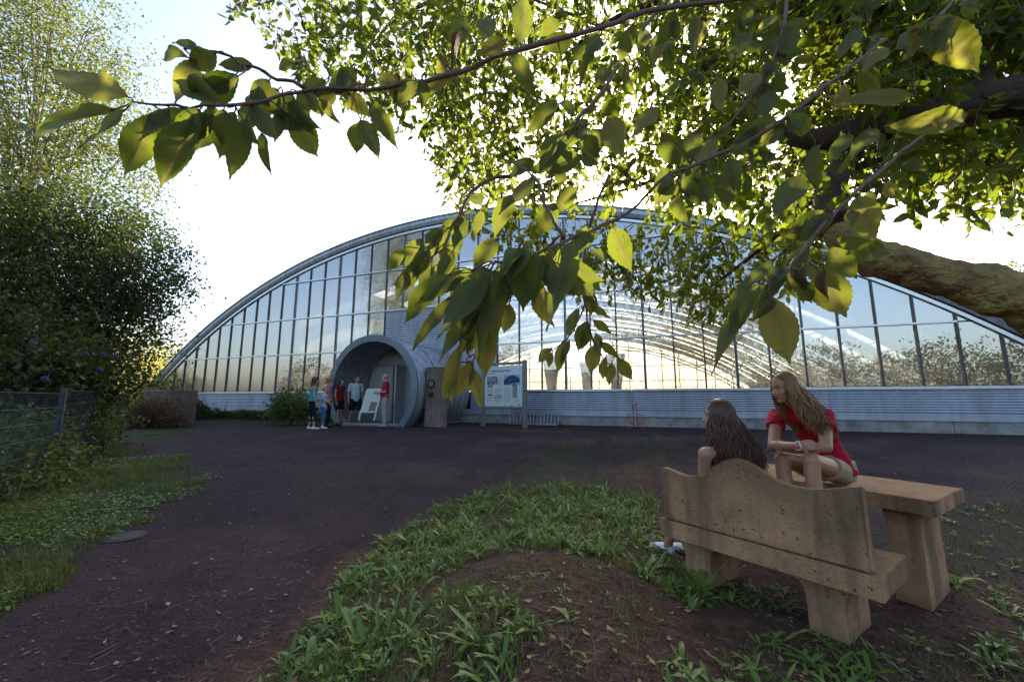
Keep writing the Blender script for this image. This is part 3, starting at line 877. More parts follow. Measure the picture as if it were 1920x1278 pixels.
TU = Vector((math.cos(T_A), math.sin(T_A), 0)); TV = Vector((-math.sin(T_A), math.cos(T_A), 0))
T_O = B(1.499, 0.95, 0)
def T(u, v, z): return T_O + TU*u + TV*v + UP*z
TT = 0.75
table = thing('stone_table', 'heavy tuff stone table with weathered grey top behind the bench', 'table', T(-0.75, 0.4, 0))
m = MB(); m.box(T(-1.5, 0, TT-0.105), TU*1.5, TV*0.78, UP*0.105)
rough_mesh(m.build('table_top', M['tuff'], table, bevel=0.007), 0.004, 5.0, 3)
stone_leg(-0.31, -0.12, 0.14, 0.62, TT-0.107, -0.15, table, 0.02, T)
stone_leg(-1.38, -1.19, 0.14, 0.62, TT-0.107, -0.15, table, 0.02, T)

# ------------------------------------------------------------------ stone pillar by the porch
pz = -0.02
pp = Vector((-2.62, 13.95, pz))
pil = thing('stone_pillar', 'square reddish stone pillar with round medallion beside the porch', 'pillar', pp)
PA = R(-24)
pu, pv = Vector((math.cos(PA), math.sin(PA), 0)), Vector((-math.sin(PA), math.cos(PA), 0))
def PB(u, v, z): return pp + pu*u + pv*v + UP*z
m = MB(); m.box(PB(-0.29, -0.25, -0.3), pu*0.58, pv*0.5, UP*2.36)
rough_mesh(m.build('shaft', M['tuff_p'], pil, bevel=0.02), 0.004, 2.0, 2)
m = MB(); m.box(PB(-0.30, -0.26, 2.061), pu*0.60, pv*0.52, UP*0.035); m.build('cap', M['tuff_dark'], pil, bevel=0.01)
m = MB(); c = PB(-0.04, -0.25, 1.52); m.tube([c, c-pv*0.03], [0.15, 0.14], 20); med = m.build('medallion', mat('dark_bronze', (0.03, 0.032, 0.036), 0.4, 0.6, var=0.2, scale=20), pil)
m = MB(); m.tube([c-pv*0.03, c-pv*0.036], [0.10, 0.09], 16); m.build('relief', M['post'], med)
m = MB(); m.box(PB(-0.13, -0.27, 1.07), pu*0.19, pv*0.018, UP*0.15); m.build('plaque', mat('copper_plaque', (0.09, 0.03, 0.015), 0.45, 0.5, var=0.3, scale=25), pil)

# ------------------------------------------------------------------ information board
bl, br = gnd(905.5, 799, 0.0), gnd(984, 802.5, 0.0)
bl.z, br.z = h0(bl.x, bl.y), h0(br.x, br.y)
bu = (br-bl); bu.z = 0; blen = bu.length; bu.normalize(); bn = Vector((bu.y, -bu.x, 0))   # bn faces the yard
if bn.y > 0: bn = -bn
board = thing('information_board', 'white printed information board on two grey steel posts', 'information board', (bl+br)/2)
def IB(u, z, n): return bl + bu*u + bn*n + UP*(z-bl.z)
for u in (0.0, blen):
    m = MB(); m.box(IB(u-0.075, -0.2, -0.06), bu*0.15, bn*0.10, UP*2.52); m.build('post', M['post'], board, bevel=0.006)
m = MB(); m.box(IB(0.076, 2.20, -0.055), bu*(blen-0.152), bn*0.09, UP*0.09); m.build('top_rail', M['post'], board)
m = MB(); m.box(IB(0.076, 0.66, -0.05), bu*(blen-0.152), bn*0.07, UP*0.05); m.build('bottom_rail', M['post'], board)
PW, PH = blen-0.17, 1.44
M['board'] = mat('board_print', (0.62, 0.66, 0.64), 0.35, 0, var=0.04, scale=3)
m = MB(); m.box(IB(0.085, 0.725, -0.01), bu*PW, bn*0.03, UP*PH); panel = m.build('panel', M['board'], board)
def BPz(fx, fy, n): return IB(0.085+PW*fx, 0.725+PH*(1-fy), n)
def prnt(name, fx0, fy0, fx1, fy1, mt, n=0.0215):
    m = MB(); m.quad(BPz(fx0, fy1, n), BPz(fx1, fy1, n), BPz(fx1, fy0, n), BPz(fx0, fy0, n)); return m.build(name, mt, panel)
M['photo_bw'] = mat('printed_photo', (0.45, 0.47, 0.5), 0.4, 0, col2=(0.015, 0.018, 0.03), scale=14, detail=5)
M['photo_sky'] = mat('printed_sky', (0.16, 0.42, 0.70), 0.4, 0, var=0.1, scale=3)
M['photo_hall'] = mat('printed_hall', (0.02, 0.06, 0.13), 0.4, 0, var=0.4, scale=6)
M['ink'] = mat('ink', (0.03, 0.03, 0.035), 0.6)
M['ink_grey'] = mat('ink_grey', (0.36, 0.38, 0.37), 0.6)
prnt('print_photo', 0.06, 0.26, 0.36, 0.46, M['photo_bw']); prnt('print_photo', 0.08, 0.462, 0.22, 0.53, M['photo_bw'])
prnt('print_photo', 0.52, 0.23, 0.95, 0.48, M['photo_sky'])
m = MB(); m.poly([BPz(0.52, 0.48, 0.0225), BPz(0.95, 0.41, 0.0225)] + [BPz(0.95-0.43*i/14.0, 0.41-0.17*math.sin(math.pi*(0.12+0.80*i/14.0)), 0.0225) for i in range(1, 15)]); m.build('print_photo', M['photo_hall'], panel)
prnt('print_photo', 0.75, 0.43, 0.87, 0.79, M['photo_bw'], 0.0235)
prnt('print_drawing', 0.27, 0.71, 0.47, 0.82, mat('printed_plan', (0.30, 0.34, 0.42), 0.5, 0, var=0.3, scale=18))
m = MB(); m.poly([BPz(0.06, 0.735, 0.022), BPz(0.24, 0.735, 0.022), BPz(0.19, 0.705, 0.022), BPz(0.15, 0.69, 0.022), BPz(0.11, 0.705, 0.022)]); m.build('print_drawing', M['ink'], panel)
m = MB(); m.poly([BPz(0.87, 0.975, 0.022), BPz(0.94, 0.975, 0.022), BPz(0.905, 0.935, 0.022)]); m.build('print_logo', M['photo_hall'], panel)
prnt('print_logo', 0.52, 0.972, 0.59, 0.985, M['ink']); prnt('print_logo', 0.68, 0.972, 0.77, 0.985, M['ink'])
m = MB()
lr = random.Random(4)
for x0, y0, x1, y1 in ((0.38, 0.27, 0.49, 0.48), (0.05, 0.565, 0.24, 0.67), (0.27, 0.56, 0.48, 0.69), (0.05, 0.76, 0.24, 0.87), (0.27, 0.84, 0.47, 0.90), (0.51, 0.55, 0.72, 0.90), (0.75, 0.82, 0.93, 0.91)):
    y = y0
    while y < y1:
        e = x1 - lr.uniform(0, 0.03)
        m.quad(BPz(x0, y+0.006, 0.0215), BPz(e, y+0.006, 0.0215), BPz(e, y, 0.0215), BPz(x0, y, 0.0215)); y += 0.0155
m.build('print_text_lines', M['ink_grey'], panel)
def text_mesh(name, s, size, mt, parent, org, ux, uz, bold=False, shear=0.0):
    cu = bpy.data.curves.new(name, 'FONT'); cu.body = s; cu.size = size; cu.align_x = 'LEFT'; cu.shear = shear; cu.offset = 0.002
    o = bpy.data.objects.new(name, cu); COL.objects.link(o)
    dg = bpy.context.evaluated_depsgraph_get(); me = bpy.data.meshes.new_from_object(o.evaluated_get(dg))
    bpy.data.objects.remove(o)
    n = Vector(ux).cross(Vector(uz))
    me.transform(Matrix((( ux[0], uz[0], n[0], org[0]), (ux[1], uz[1], n[1], org[1]), (ux[2], uz[2], n[2], org[2]), (0, 0, 0, 1))))
    return link(name, me, parent, mt)
text_mesh('print_title', 'Vulkanparkprojekt', 0.118, M['ink'], panel, BPz(0.15, 0.145, 0.022), bu, UP, shear=0.15)
prnt('print_subtitle', 0.06, 0.178, 0.30, 0.190, M['ink'])

# ------------------------------------------------------------------ bicycle rack with a row of hoops, along the wall
ra, rb = W(0.12, 0, 0.55), W(2.05, 0, 0.55)
rack = thing('bicycle_rack', 'low grey bicycle rack with a row of hoops below the information board', 'bicycle rack', (ra+rb)/2)
for n, z in ((0.50, 0.05), (0.95, 0.05), (0.30, 0.46)):
    m = MB(); m.tube([W(0.10, z, n), W(2.07, z, n)], 0.016, 6); m.build('rail', M['galv'], rack)
for i in range(15):
    s = 0.15+i*0.135
    pts = [W(s+0.09*t/10.0, 0.05+0.42*math.sin(math.pi*t/10.0)**0.8*(1.0-0.25*t/10.0), 0.30+0.65*t/10.0) for t in range(11)]
    m = MB(); m.tube(pts, 0.013, 6); m.build('hoop', M['galv'], rack)
for s in (0.12, 2.05):
    m = MB(); m.tube([W(s, 0.46, 0.30), W(s, -0.05, 0.30)], 0.018, 6); m.build('leg', M['galv'], rack)

# ------------------------------------------------------------------ red bicycle stand
rp = gnd(1192, 804, 0.0)
rst = thing('bicycle_stand', 'slim red tubular bicycle stand with curved hoops in front of the plinth', 'bicycle stand', rp)
fu, fn = WU, WN
def RS(u, z, n=0.0): return rp + fu*u + fn*n + UP*z
for u in (-0.055, 0.055):
    m = MB(); m.tube([RS(u, -0.02), RS(u, 0.85)], 0.013, 7); m.build('upright', M['red_paint'], rst)
m = MB(); m.tube([RS(-0.055, 0.85), RS(0.055, 0.85)], 0.013, 6); m.build('top_bar', M['red_paint'], rst)
m = MB(); m.box(RS(-0.05, 0.62, -0.008), fu*0.10, fn*0.016, UP*0.21); m.build('sign_plate', mat('faded_plate', (0.34, 0.22, 0.25), 0.5), rst)
m = MB(); m.box(RS(-0.05, 0.832, 0.01), fu*0.03, fn*0.02, UP*0.03); m.build('reflector', M['white_paint'], rst)
for sgn in (-1, 1):
    for k, w in enumerate((0.10, 0.15, 0.20, 0.25)):
        pts = [RS(sgn*0.055, 0.48, 0.02*k), RS(sgn*(0.055+w*0.75), 0.485, 0.03*k)]
        for t in range(9):
            a = math.pi/2*t/8
            pts.append(RS(sgn*(0.055+w*math.cos(a)**0.7), 0.42-0.08-0.13*math.sin(a)-0.02*k, 0.03*k))
        m = MB(); m.tube(pts, 0.008, 5); m.build('hoop', M['red_paint'], rst)
for dx, dn in ((-0.30, 0.22), (0.30, 0.22), (-0.22, -0.2), (0.22, -0.2)):
    m = MB(); m.tube([RS(0.055*(1 if dx > 0 else -1), 0.07), RS(dx, 0.012, dn)], 0.014, 6); m.build('foot', M['red_paint'], rst)

# ------------------------------------------------------------------ easel board in the porch mouth
ep = at(690, 786, 13.75)
easel = thing('easel_board', 'white easel board with a small landscape print standing in the porch', 'easel', ep)
eu = Vector((0.97, -0.24, 0)).normalized(); en = Vector((-0.24, -0.97, 0)).normalized(); et = (UP*0.985+en*-0.10+eu*0.19).normalized()
def EB(u, h, n=0.0): return ep + eu*u + et*h + en*n
m = MB(); m.box(EB(-0.33, 0.27, 0), eu*0.56, en*0.03, et*0.76); bd = m.build('board', M['board'], easel)
for u in (-0.36, 0.23):
    m = MB(); m.box(EB(u, -0.02, -0.005), eu*0.035, en*0.04, et*1.06); m.build('leg', M['white_paint'], easel)
m = MB(); m.box(EB(-0.33, 1.031, -0.005), eu*0.56, en*0.04, et*0.03); m.build('top_rail', M['white_paint'], easel)
m = MB(); m.box(EB(-0.33, 0.235, -0.005), eu*0.56, en*0.04, et*0.03); m.build('bottom_rail', M['white_paint'], easel)
m = MB(); m.quad(EB(-0.06, 0.29, 0.032), EB(0.20, 0.29, 0.032), EB(0.20, 0.60, 0.032), EB(-0.06, 0.60, 0.032)); m.build('print', mat('landscape_print', (0.12, 0.22, 0.16), 0.5, 0, col2=(0.20, 0.20, 0.08), scale=9), bd)
m = MB(); m.tube([EB(-0.1, 0.9, -0.01), ep - en*0.45 + UP*0.0], 0.014, 5); m.build('rear_leg', M['white_paint'], easel)

# ------------------------------------------------------------------ stone blocks by the path on the left
def block(px0, px1, ptop, Y, zb, dep, label, ry=0.25):
    a, b_ = at(px0, ptop, Y), at(px1, ptop, Y)
    c = Vector(((a.x+b_.x)/2, Y, zb))
    m = MB(); w = b_.x-a.x; h = a.z-zb
    u = Vector((math.cos(ry), math.sin(ry)*-1, 0)); v = Vector((math.sin(ry), math.cos(ry), 0))
    m.box(Vector((a.x, Y, zb-0.3)), u*w, v*dep, UP*(h+0.3))
    o = m.build('stone_block', M['tuff_dark'], None, loc=c, bevel=0.04)
    rough_mesh(o, 0.02, px0*0.1, 3)
    tag(o, label, 'stone block')
block(268, 340, 731, 15.6, 0.0, 1.0, 'large dark stone block in front of the left end of the hall')
block(196, 219, 737, 13.2, 0.0, 0.5, 'narrow dark stone block at the end of the wire fence')

# ------------------------------------------------------------------ manhole cover
mp = gnd(236, 986, -0.28); mp.z = hgt(mp.x, mp.y)+0.006
M['cover'] = mat('cast_cover', (0.032, 0.026, 0.026), 0.85, 0, var=0.3, scale=14, bump=0.5, bscale=60)
cov = thing('manhole_cover', 'round grey manhole cover set in the gravel by the grass', 'manhole cover', mp)
m = MB(); m.tube([mp-UP*0.06, mp+UP*0.004], [0.17, 0.17], 28, smooth=False); m.build('rim', M['cover'], cov)
m = MB(); m.tube([mp+UP*0.005, mp+UP*0.010], [0.14, 0.135], 28, smooth=False); m.build('lid', M['cover'], cov)

# ------------------------------------------------------------------ wire mesh fence on the left
fdir = Vector((-0.556, 0.831, 0)); fnor = Vector((0.831, 0.556, 0))
f0 = Vector((-5.30, 3.90, 0))
fence = thing('wire_fence', 'grey welded wire mesh fence with flat steel posts overgrown by shrubs', 'fence', (f0.x, f0.y, -0.3))
posts = []
for k in range(-1, 3):
    p = f0 + fdir*2.52*k; p.z = h0(p.x, p.y); posts.append(p)
for k, p in enumerate(posts):
    top = 1.16 + 0.10*max(0, k-2)
    m = MB(); m.box(p - fdir*0.03 - fnor*0.02 + UP*-0.3, fdir*0.06, fnor*0.05, UP*(top-p.z+0.3)); o = m.build('post', M['fence'], fence)
    m = MB(); m.box(p + fdir*0.03 + fnor*0.03 + UP*-0.25, fdir*-0.07, fnor*0.012, UP*(top-p.z+0.24)); m.build('cover_strip', M['fence'], o)
    for z in (0.25, 0.65, 1.0):
        m = MB(); c = p + fnor*0.042 + UP*(z-p.z*0 + 0.0); m.tube([c, c+fnor*0.012], 0.012, 6); m.build('bolt', M['galv'], o)
for p, q in zip(posts[:-1], posts[1:]):
    top = 1.07 if p is not posts[2] else 1.12
    for i in range(7):
        z = top-0.2*i
        if z < min(p.z, q.z)+0.02: continue
        for off in (0.014, 0.026):
            m = MB(); m.tube([p+fdir*0.03+UP*(z-p.z)+fnor*off, q-fdir*0.03+UP*(z-q.z)+fnor*off], 0.004, 5); m.build('horizontal_wire', M['fence'], fence)
    m = MB(); L_ = (q-p).length
    k = int(L_/0.05)
    for i in range(1, k):
        c = p.lerp(q, i/k)
        m.tube([Vector((c.x, c.y, h0(c.x, c.y)+0.01))+fnor*0.02, Vector((c.x, c.y, top+0.02))+fnor*0.02], 0.0027, 4, cap=False)
    o = m.build('vertical_wires', M['fence'], fence); o['kind'] = 'stuff'
# ------------------------------------------------------------------ people
def skin_mat(name, c):
    m, nt, N, L, b = new_mat(name)
    tc = N.new('ShaderNodeTexCoord'); nz = N.new('ShaderNodeTexNoise'); nz.inputs['Scale'].default_value = 14; nz.inputs['Detail'].default_value = 5
    L.new(tc.outputs['Object'], nz.inputs['Vector'])
    cr = N.new('ShaderNodeValToRGB'); e = cr.color_ramp.elements
    e[0].position, e[1].position = 0.3, 0.75
    e[0].color = (c[0]*0.86, c[1]*0.78, c[2]*0.74, 1); e[1].color = (*c, 1)
    L.new(nz.outputs[0], cr.inputs[0]); L.new(cr.outputs[0], b.inputs['Base Color'])
    b.inputs['Roughness'].default_value = 0.48; b.inputs['Specular IOR Level'].default_value = 0.4
    b.inputs['Subsurface Weight'].default_value = 0.15; b.inputs['Subsurface Radius'].default_value = (0.012, 0.005, 0.003)
    return m
M['skin'] = skin_mat('skin_light', (0.52, 0.30, 0.21))
M['skin_tan'] = skin_mat('skin_tanned', (0.50, 0.27, 0.17))
def cloth(name, c, var=0.12): return mat(name, c, 0.85, 0, var=var, scale=16, bump=0.25, bscale=45, bdist=0.006, spec=0.2)
def hair_mat(name, c1, c2, sc=(1, 1, 1)):
    m, nt, N, L, b = new_mat(name)
    geo = N.new('ShaderNodeNewGeometry')
    tc = N.new('ShaderNodeTexCoord'); nz = N.new('ShaderNodeTexNoise'); nz.inputs['Scale'].default_value = 10; nz.inputs['Detail'].default_value = 4
    L.new(tc.outputs['Object'], nz.inputs['Vector'])
    ad = N.new('ShaderNodeMath'); ad.operation = 'MULTIPLY_ADD'; ad.inputs[1].default_value = 0.6
    L.new(geo.outputs['Random Per Island'], ad.inputs[0])
    hf = N.new('ShaderNodeMath'); hf.operation = 'MULTIPLY'; hf.inputs[1].default_value = 0.45; L.new(nz.outputs[0], hf.inputs[0]); L.new(hf.outputs[0], ad.inputs[2])
    mx = N.new('ShaderNodeMix'); mx.data_type = 'RGBA'; mx.inputs[6].default_value = (*c1, 1); mx.inputs[7].default_value = (*c2, 1)
    L.new(ad.outputs[0], mx.inputs[0]); L.new(mx.outputs[2], b.inputs['Base Color'])
    b.inputs['Roughness'].default_value = 0.42; b.inputs['Specular IOR Level'].default_value = 0.5
    return m

def axes(fwd, up=UP):
    f = Vector(fwd).normalized(); r = f.cross(Vector(up)).normalized(); u = r.cross(f)
    return r, f, u                       # right, forward, up

class Blob:
    """closed primitives fused into ONE continuous surface by a voxel remesh"""
    def __init__(s): s.m = MB()
    def cap(s, p, q, r0, r1=None, n=12):
        p, q = Vector(p), Vector(q); r1 = r0 if r1 is None else r1
        d = q-p; L_ = d.length; d = d.normalized() if L_ > 1e-6 else Vector((0, 0, 1))
        pts, rr = [], []
        for k in range(5):
            a = math.pi/2*(k/4.0); pts.append(p - d*r0*math.cos(a)); rr.append(max(1e-4, r0*math.sin(a)))
        for k in range(5):
            a = math.pi/2*(k/4.0); pts.append(q + d*r1*math.sin(a)); rr.append(max(1e-4, r1*math.cos(a)))
        s.m.tube(pts, rr, n)
        return s
    def fru(s, p, q, r0, r1, n=14): s.m.tube([p, q], [r0, r1], n, smooth=True); return s
    def ell(s, c, r, ax=None):
        Mx = None
        if ax: Mx = Matrix((ax[0], ax[1], ax[2])).transposed()
        s.m.ball(c, r, 16, 12, Mx); return s
    def loft(s, rings, n=20):
        """rings: (centre, right axis, forward axis, rx, ry)"""
        rows = []
        for c, ax, ay, rx, ry in rings:
            rows.append([Vector(c)+ax*(rx*math.cos(2*math.pi*k/n))+ay*(ry*math.sin(2*math.pi*k/n)) for k in range(n)])
        s.m.grid(rows, close=True); s.m.poly(list(reversed(rows[0]))); s.m.poly(rows[-1]); return s
    def build(s, name, mt, parent, voxel=0.012, smooth=3, wrinkle=0.0, cut=None):
        me = s.m.mesh(name)
        o = bpy.data.objects.new(name, me); COL.objects.link(o)
        bm = bmesh.new(); bm.from_mesh(me); bmesh.ops.recalc_face_normals(bm, faces=bm.faces); bm.to_mesh(me); bm.free()
        md = o.modifiers.new('r', 'REMESH'); md.mode = 'VOXEL'; md.voxel_size = voxel; md.use_smooth_shade = True
        if smooth:
            sm = o.modifiers.new('s', 'SMOOTH'); sm.factor = 0.5; sm.iterations = smooth
        dg = bpy.context.evaluated_depsgraph_get()
        me2 = bpy.data.meshes.new_from_object(o.evaluated_get(dg))
        bpy.data.objects.remove(o); bpy.data.meshes.remove(me)
        me2.name = name
        if wrinkle or cut:
            bm = bmesh.new(); bm.from_mesh(me2)
            if wrinkle:
                bm.normal_update()
                for v in bm.verts:
                    w = mnoise.noise(Vector((v.co.x*13, v.co.y*13, v.co.z*7))) + 0.5*mnoise.noise(v.co*31)
                    v.co += v.normal*(w*wrinkle)
            for co, no in (cut or []):
                bmesh.ops.bisect_plane(bm, geom=bm.verts[:]+bm.edges[:]+bm.faces[:], plane_co=co, plane_no=no, clear_outer=True)
            bm.to_mesh(me2); bm.free()
        me2.materials.clear()
        me2.polygons.foreach_set('use_smooth', [True]*len(me2.polygons))
        return link(name, me2, parent, mt)

def add_hand(bl, wrist, d, palm, s=1.0, curl=0.5, side=1, spread=0.35):
    """palm plus four unequal fingers and a thumb; d: hand direction, palm: palm normal, side: +1/-1 thumb side along d x palm"""
    d = Vector(d).normalized(); palm = (Vector(palm) - d*Vector(palm).dot(d)).normalized(); sd = d.cross(palm)*side
    wrist = Vector(wrist)
    bl.cap(wrist, wrist+d*0.03*s, 0.024*s, 0.026*s)
    for k in range(4):
        o = (-0.030+0.020*k)*s
        bl.cap(wrist+d*0.03*s+sd*o*0.7, wrist+d*0.085*s+sd*o, 0.014*s, 0.0125*s, 8)
    for k in range(4):
        o = (-0.030+0.020*k)*s; ln = (0.062, 0.074, 0.080, 0.072)[k]*s
        base = wrist+d*0.085*s+sd*o
        dd = d
        p = base; ang = curl*0.5
        for j, f in enumerate((0.45, 0.32, 0.25)):
            dd = (d*math.cos(ang)+palm*math.sin(ang)+sd*(spread*o*4)).normalized()
            q = p+dd*ln*f; bl.cap(p, q, (0.0095-0.001*j)*s, (0.0085-0.001*j)*s, 8); p = q; ang += curl*0.8
    b0 = wrist+d*0.025*s+sd*0.028*s
    t1 = b0+(d*0.6+sd*0.75+palm*0.25).normalized()*0.042*s
    t2 = t1+(d*0.85+sd*0.30+palm*(0.3+0.3*curl)).normalized()*0.032*s
    bl.cap(b0, t1, 0.014*s, 0.011*s, 8); bl.cap(t1, t2, 0.011*s, 0.0085*s, 8)

def add_head(bl, c, fwd, s=1.0, up=UP, female=True):
    r, f, u = axes(fwd, up); c = Vector(c); ax = (r, f, u)
    bl.ell(c+u*0.022*s-f*0.012*s, (0.074*s, 0.094*s, 0.090*s), ax)
    bl.ell(c-u*0.035*s+f*0.030*s, (0.054*s, 0.058*s, 0.075*s), ax)
    bl.ell(c-u*0.092*s+f*0.062*s, (0.022*s, 0.022*s, 0.018*s), ax)          # chin
    bl.cap(c-u*0.085*s+f*0.040*s-r*0.02*s, c-u*0.085*s+f*0.040*s+r*0.02*s, 0.022*s)
    bl.cap(c+u*0.012*s+f*0.078*s, c-u*0.030*s+f*0.104*s, 0.007*s, 0.0115*s, 8)     # nose
    bl.cap(c-u*0.034*s+f*0.094*s-r*0.010*s, c-u*0.034*s+f*0.094*s+r*0.010*s, 0.008*s, None, 8)
    bl.cap(c-u*0.054*s+f*0.082*s-r*0.014*s, c-u*0.054*s+f*0.082*s+r*0.014*s, 0.0075*s, None, 8)   # lips
    bl.cap(c-u*0.066*s+f*0.080*s-r*0.011*s, c-u*0.066*s+f*0.080*s+r*0.011*s, 0.0075*s, None, 8)
    bl.cap(c+u*0.022*s+f*0.070*s-r*0.036*s, c+u*0.026*s+f*0.080*s, 0.010*s, None, 8)             # brow
    bl.cap(c+u*0.022*s+f*0.070*s+r*0.036*s, c+u*0.026*s+f*0.080*s, 0.010*s, None, 8)
    for sg in (-1, 1):
        bl.ell(c-u*0.025*s+f*0.050*s+r*sg*0.036*s, (0.024*s, 0.026*s, 0.026*s), ax)     # cheeks
        bl.ell(c-u*0.008*s-f*0.012*s+r*sg*0.076*s, (0.008*s, 0.018*s, 0.030*s), ax)     # ears

def face_parts(body, c, fwd, s, up=UP, lip=(0.36, 0.10, 0.09), brow=(0.05, 0.03, 0.02)):
    r, f, u = axes(fwd, up); c = Vector(c); ax = Matrix((r, f, u)).transposed()
    ew = mat('eye_white', (0.34, 0.27, 0.24), 0.3) if 'eye_w' not in M else M['eye_w']; M['eye_w'] = ew
    ed = mat('eye_iris', (0.03, 0.02, 0.015), 0.15) if 'eye_d' not in M else M['eye_d']; M['eye_d'] = ed
    lm = mat('lip_colour', lip, 0.4) if 'lip' not in M else M['lip']; M['lip'] = lm
    bmx = mat('brow_hair', brow, 0.7) if 'brow' not in M else M['brow']; M['brow'] = bmx
    for sg in (-1, 1):
        e = c+u*0.004*s+f*0.074*s+r*sg*0.031*s
        m = MB(); m.ball(e, (0.011*s, 0.006*s, 0.0055*s), 10, 6, ax); o = m.build('eye', ew, body)
        m = MB(); m.ball(e+f*0.004*s, (0.0055*s, 0.003*s, 0.0055*s), 8, 6, ax); m.build('iris', ed, o)
        m = MB(); m.tube([c+u*0.027*s+f*0.083*s+r*sg*0.014*s, c+u*0.033*s+f*0.082*s+r*sg*0.030*s, c+u*0.027*s+f*0.070*s+r*sg*0.045*s], [0.004*s, 0.0045*s, 0.002*s], 6); m.build('eyebrow', bmx, body)
    m = MB(); m.tube([c-u*0.060*s+f*0.074*s-r*0.022*s, c-u*0.060*s+f*0.0895*s, c-u*0.060*s+f*0.074*s+r*0.022*s], [0.003*s, 0.0085*s, 0.003*s], 8); m.build('lips', lm, body)

def torso_rings(J, r, f, s, infl=0.0, hem=None, lo=0.0, belly=0.0, female=True):
    pel, nk = Vector(J['pelvis']), Vector(J['neck'])
    wst = (0.118, 0.090) if female else (0.145, 0.105)
    hip = (0.165, 0.118) if female else (0.155, 0.112)
    prof = [(-0.20, hip[0]*0.93, hip[1]*0.95), (-0.02, *hip), (0.18, (hip[0]+wst[0])/2, (hip[1]+wst[1])/2), (0.40, *wst), (0.62, 0.135 if female else 0.155, 0.108), (0.80, 0.150 if female else 0.170, 0.105), (0.92, 0.120, 0.085), (1.0, 0.070, 0.062)]
    out = []
    for t, rx, ry in prof:
        if t < lo: continue
        c = pel.lerp(nk, t) if 0 <= t else pel+(pel-nk)*(-t)
        if 'mid' in J and 0 < t < 1:
            c = c + Vector(J['mid'])*math.sin(math.pi*t)
        b_ = belly*math.exp(-((t-0.25)/0.22)**2)
        out.append((c + f*b_*0.5, r, f, rx*s+infl, ry*s+infl+b_*0.5))
    return out

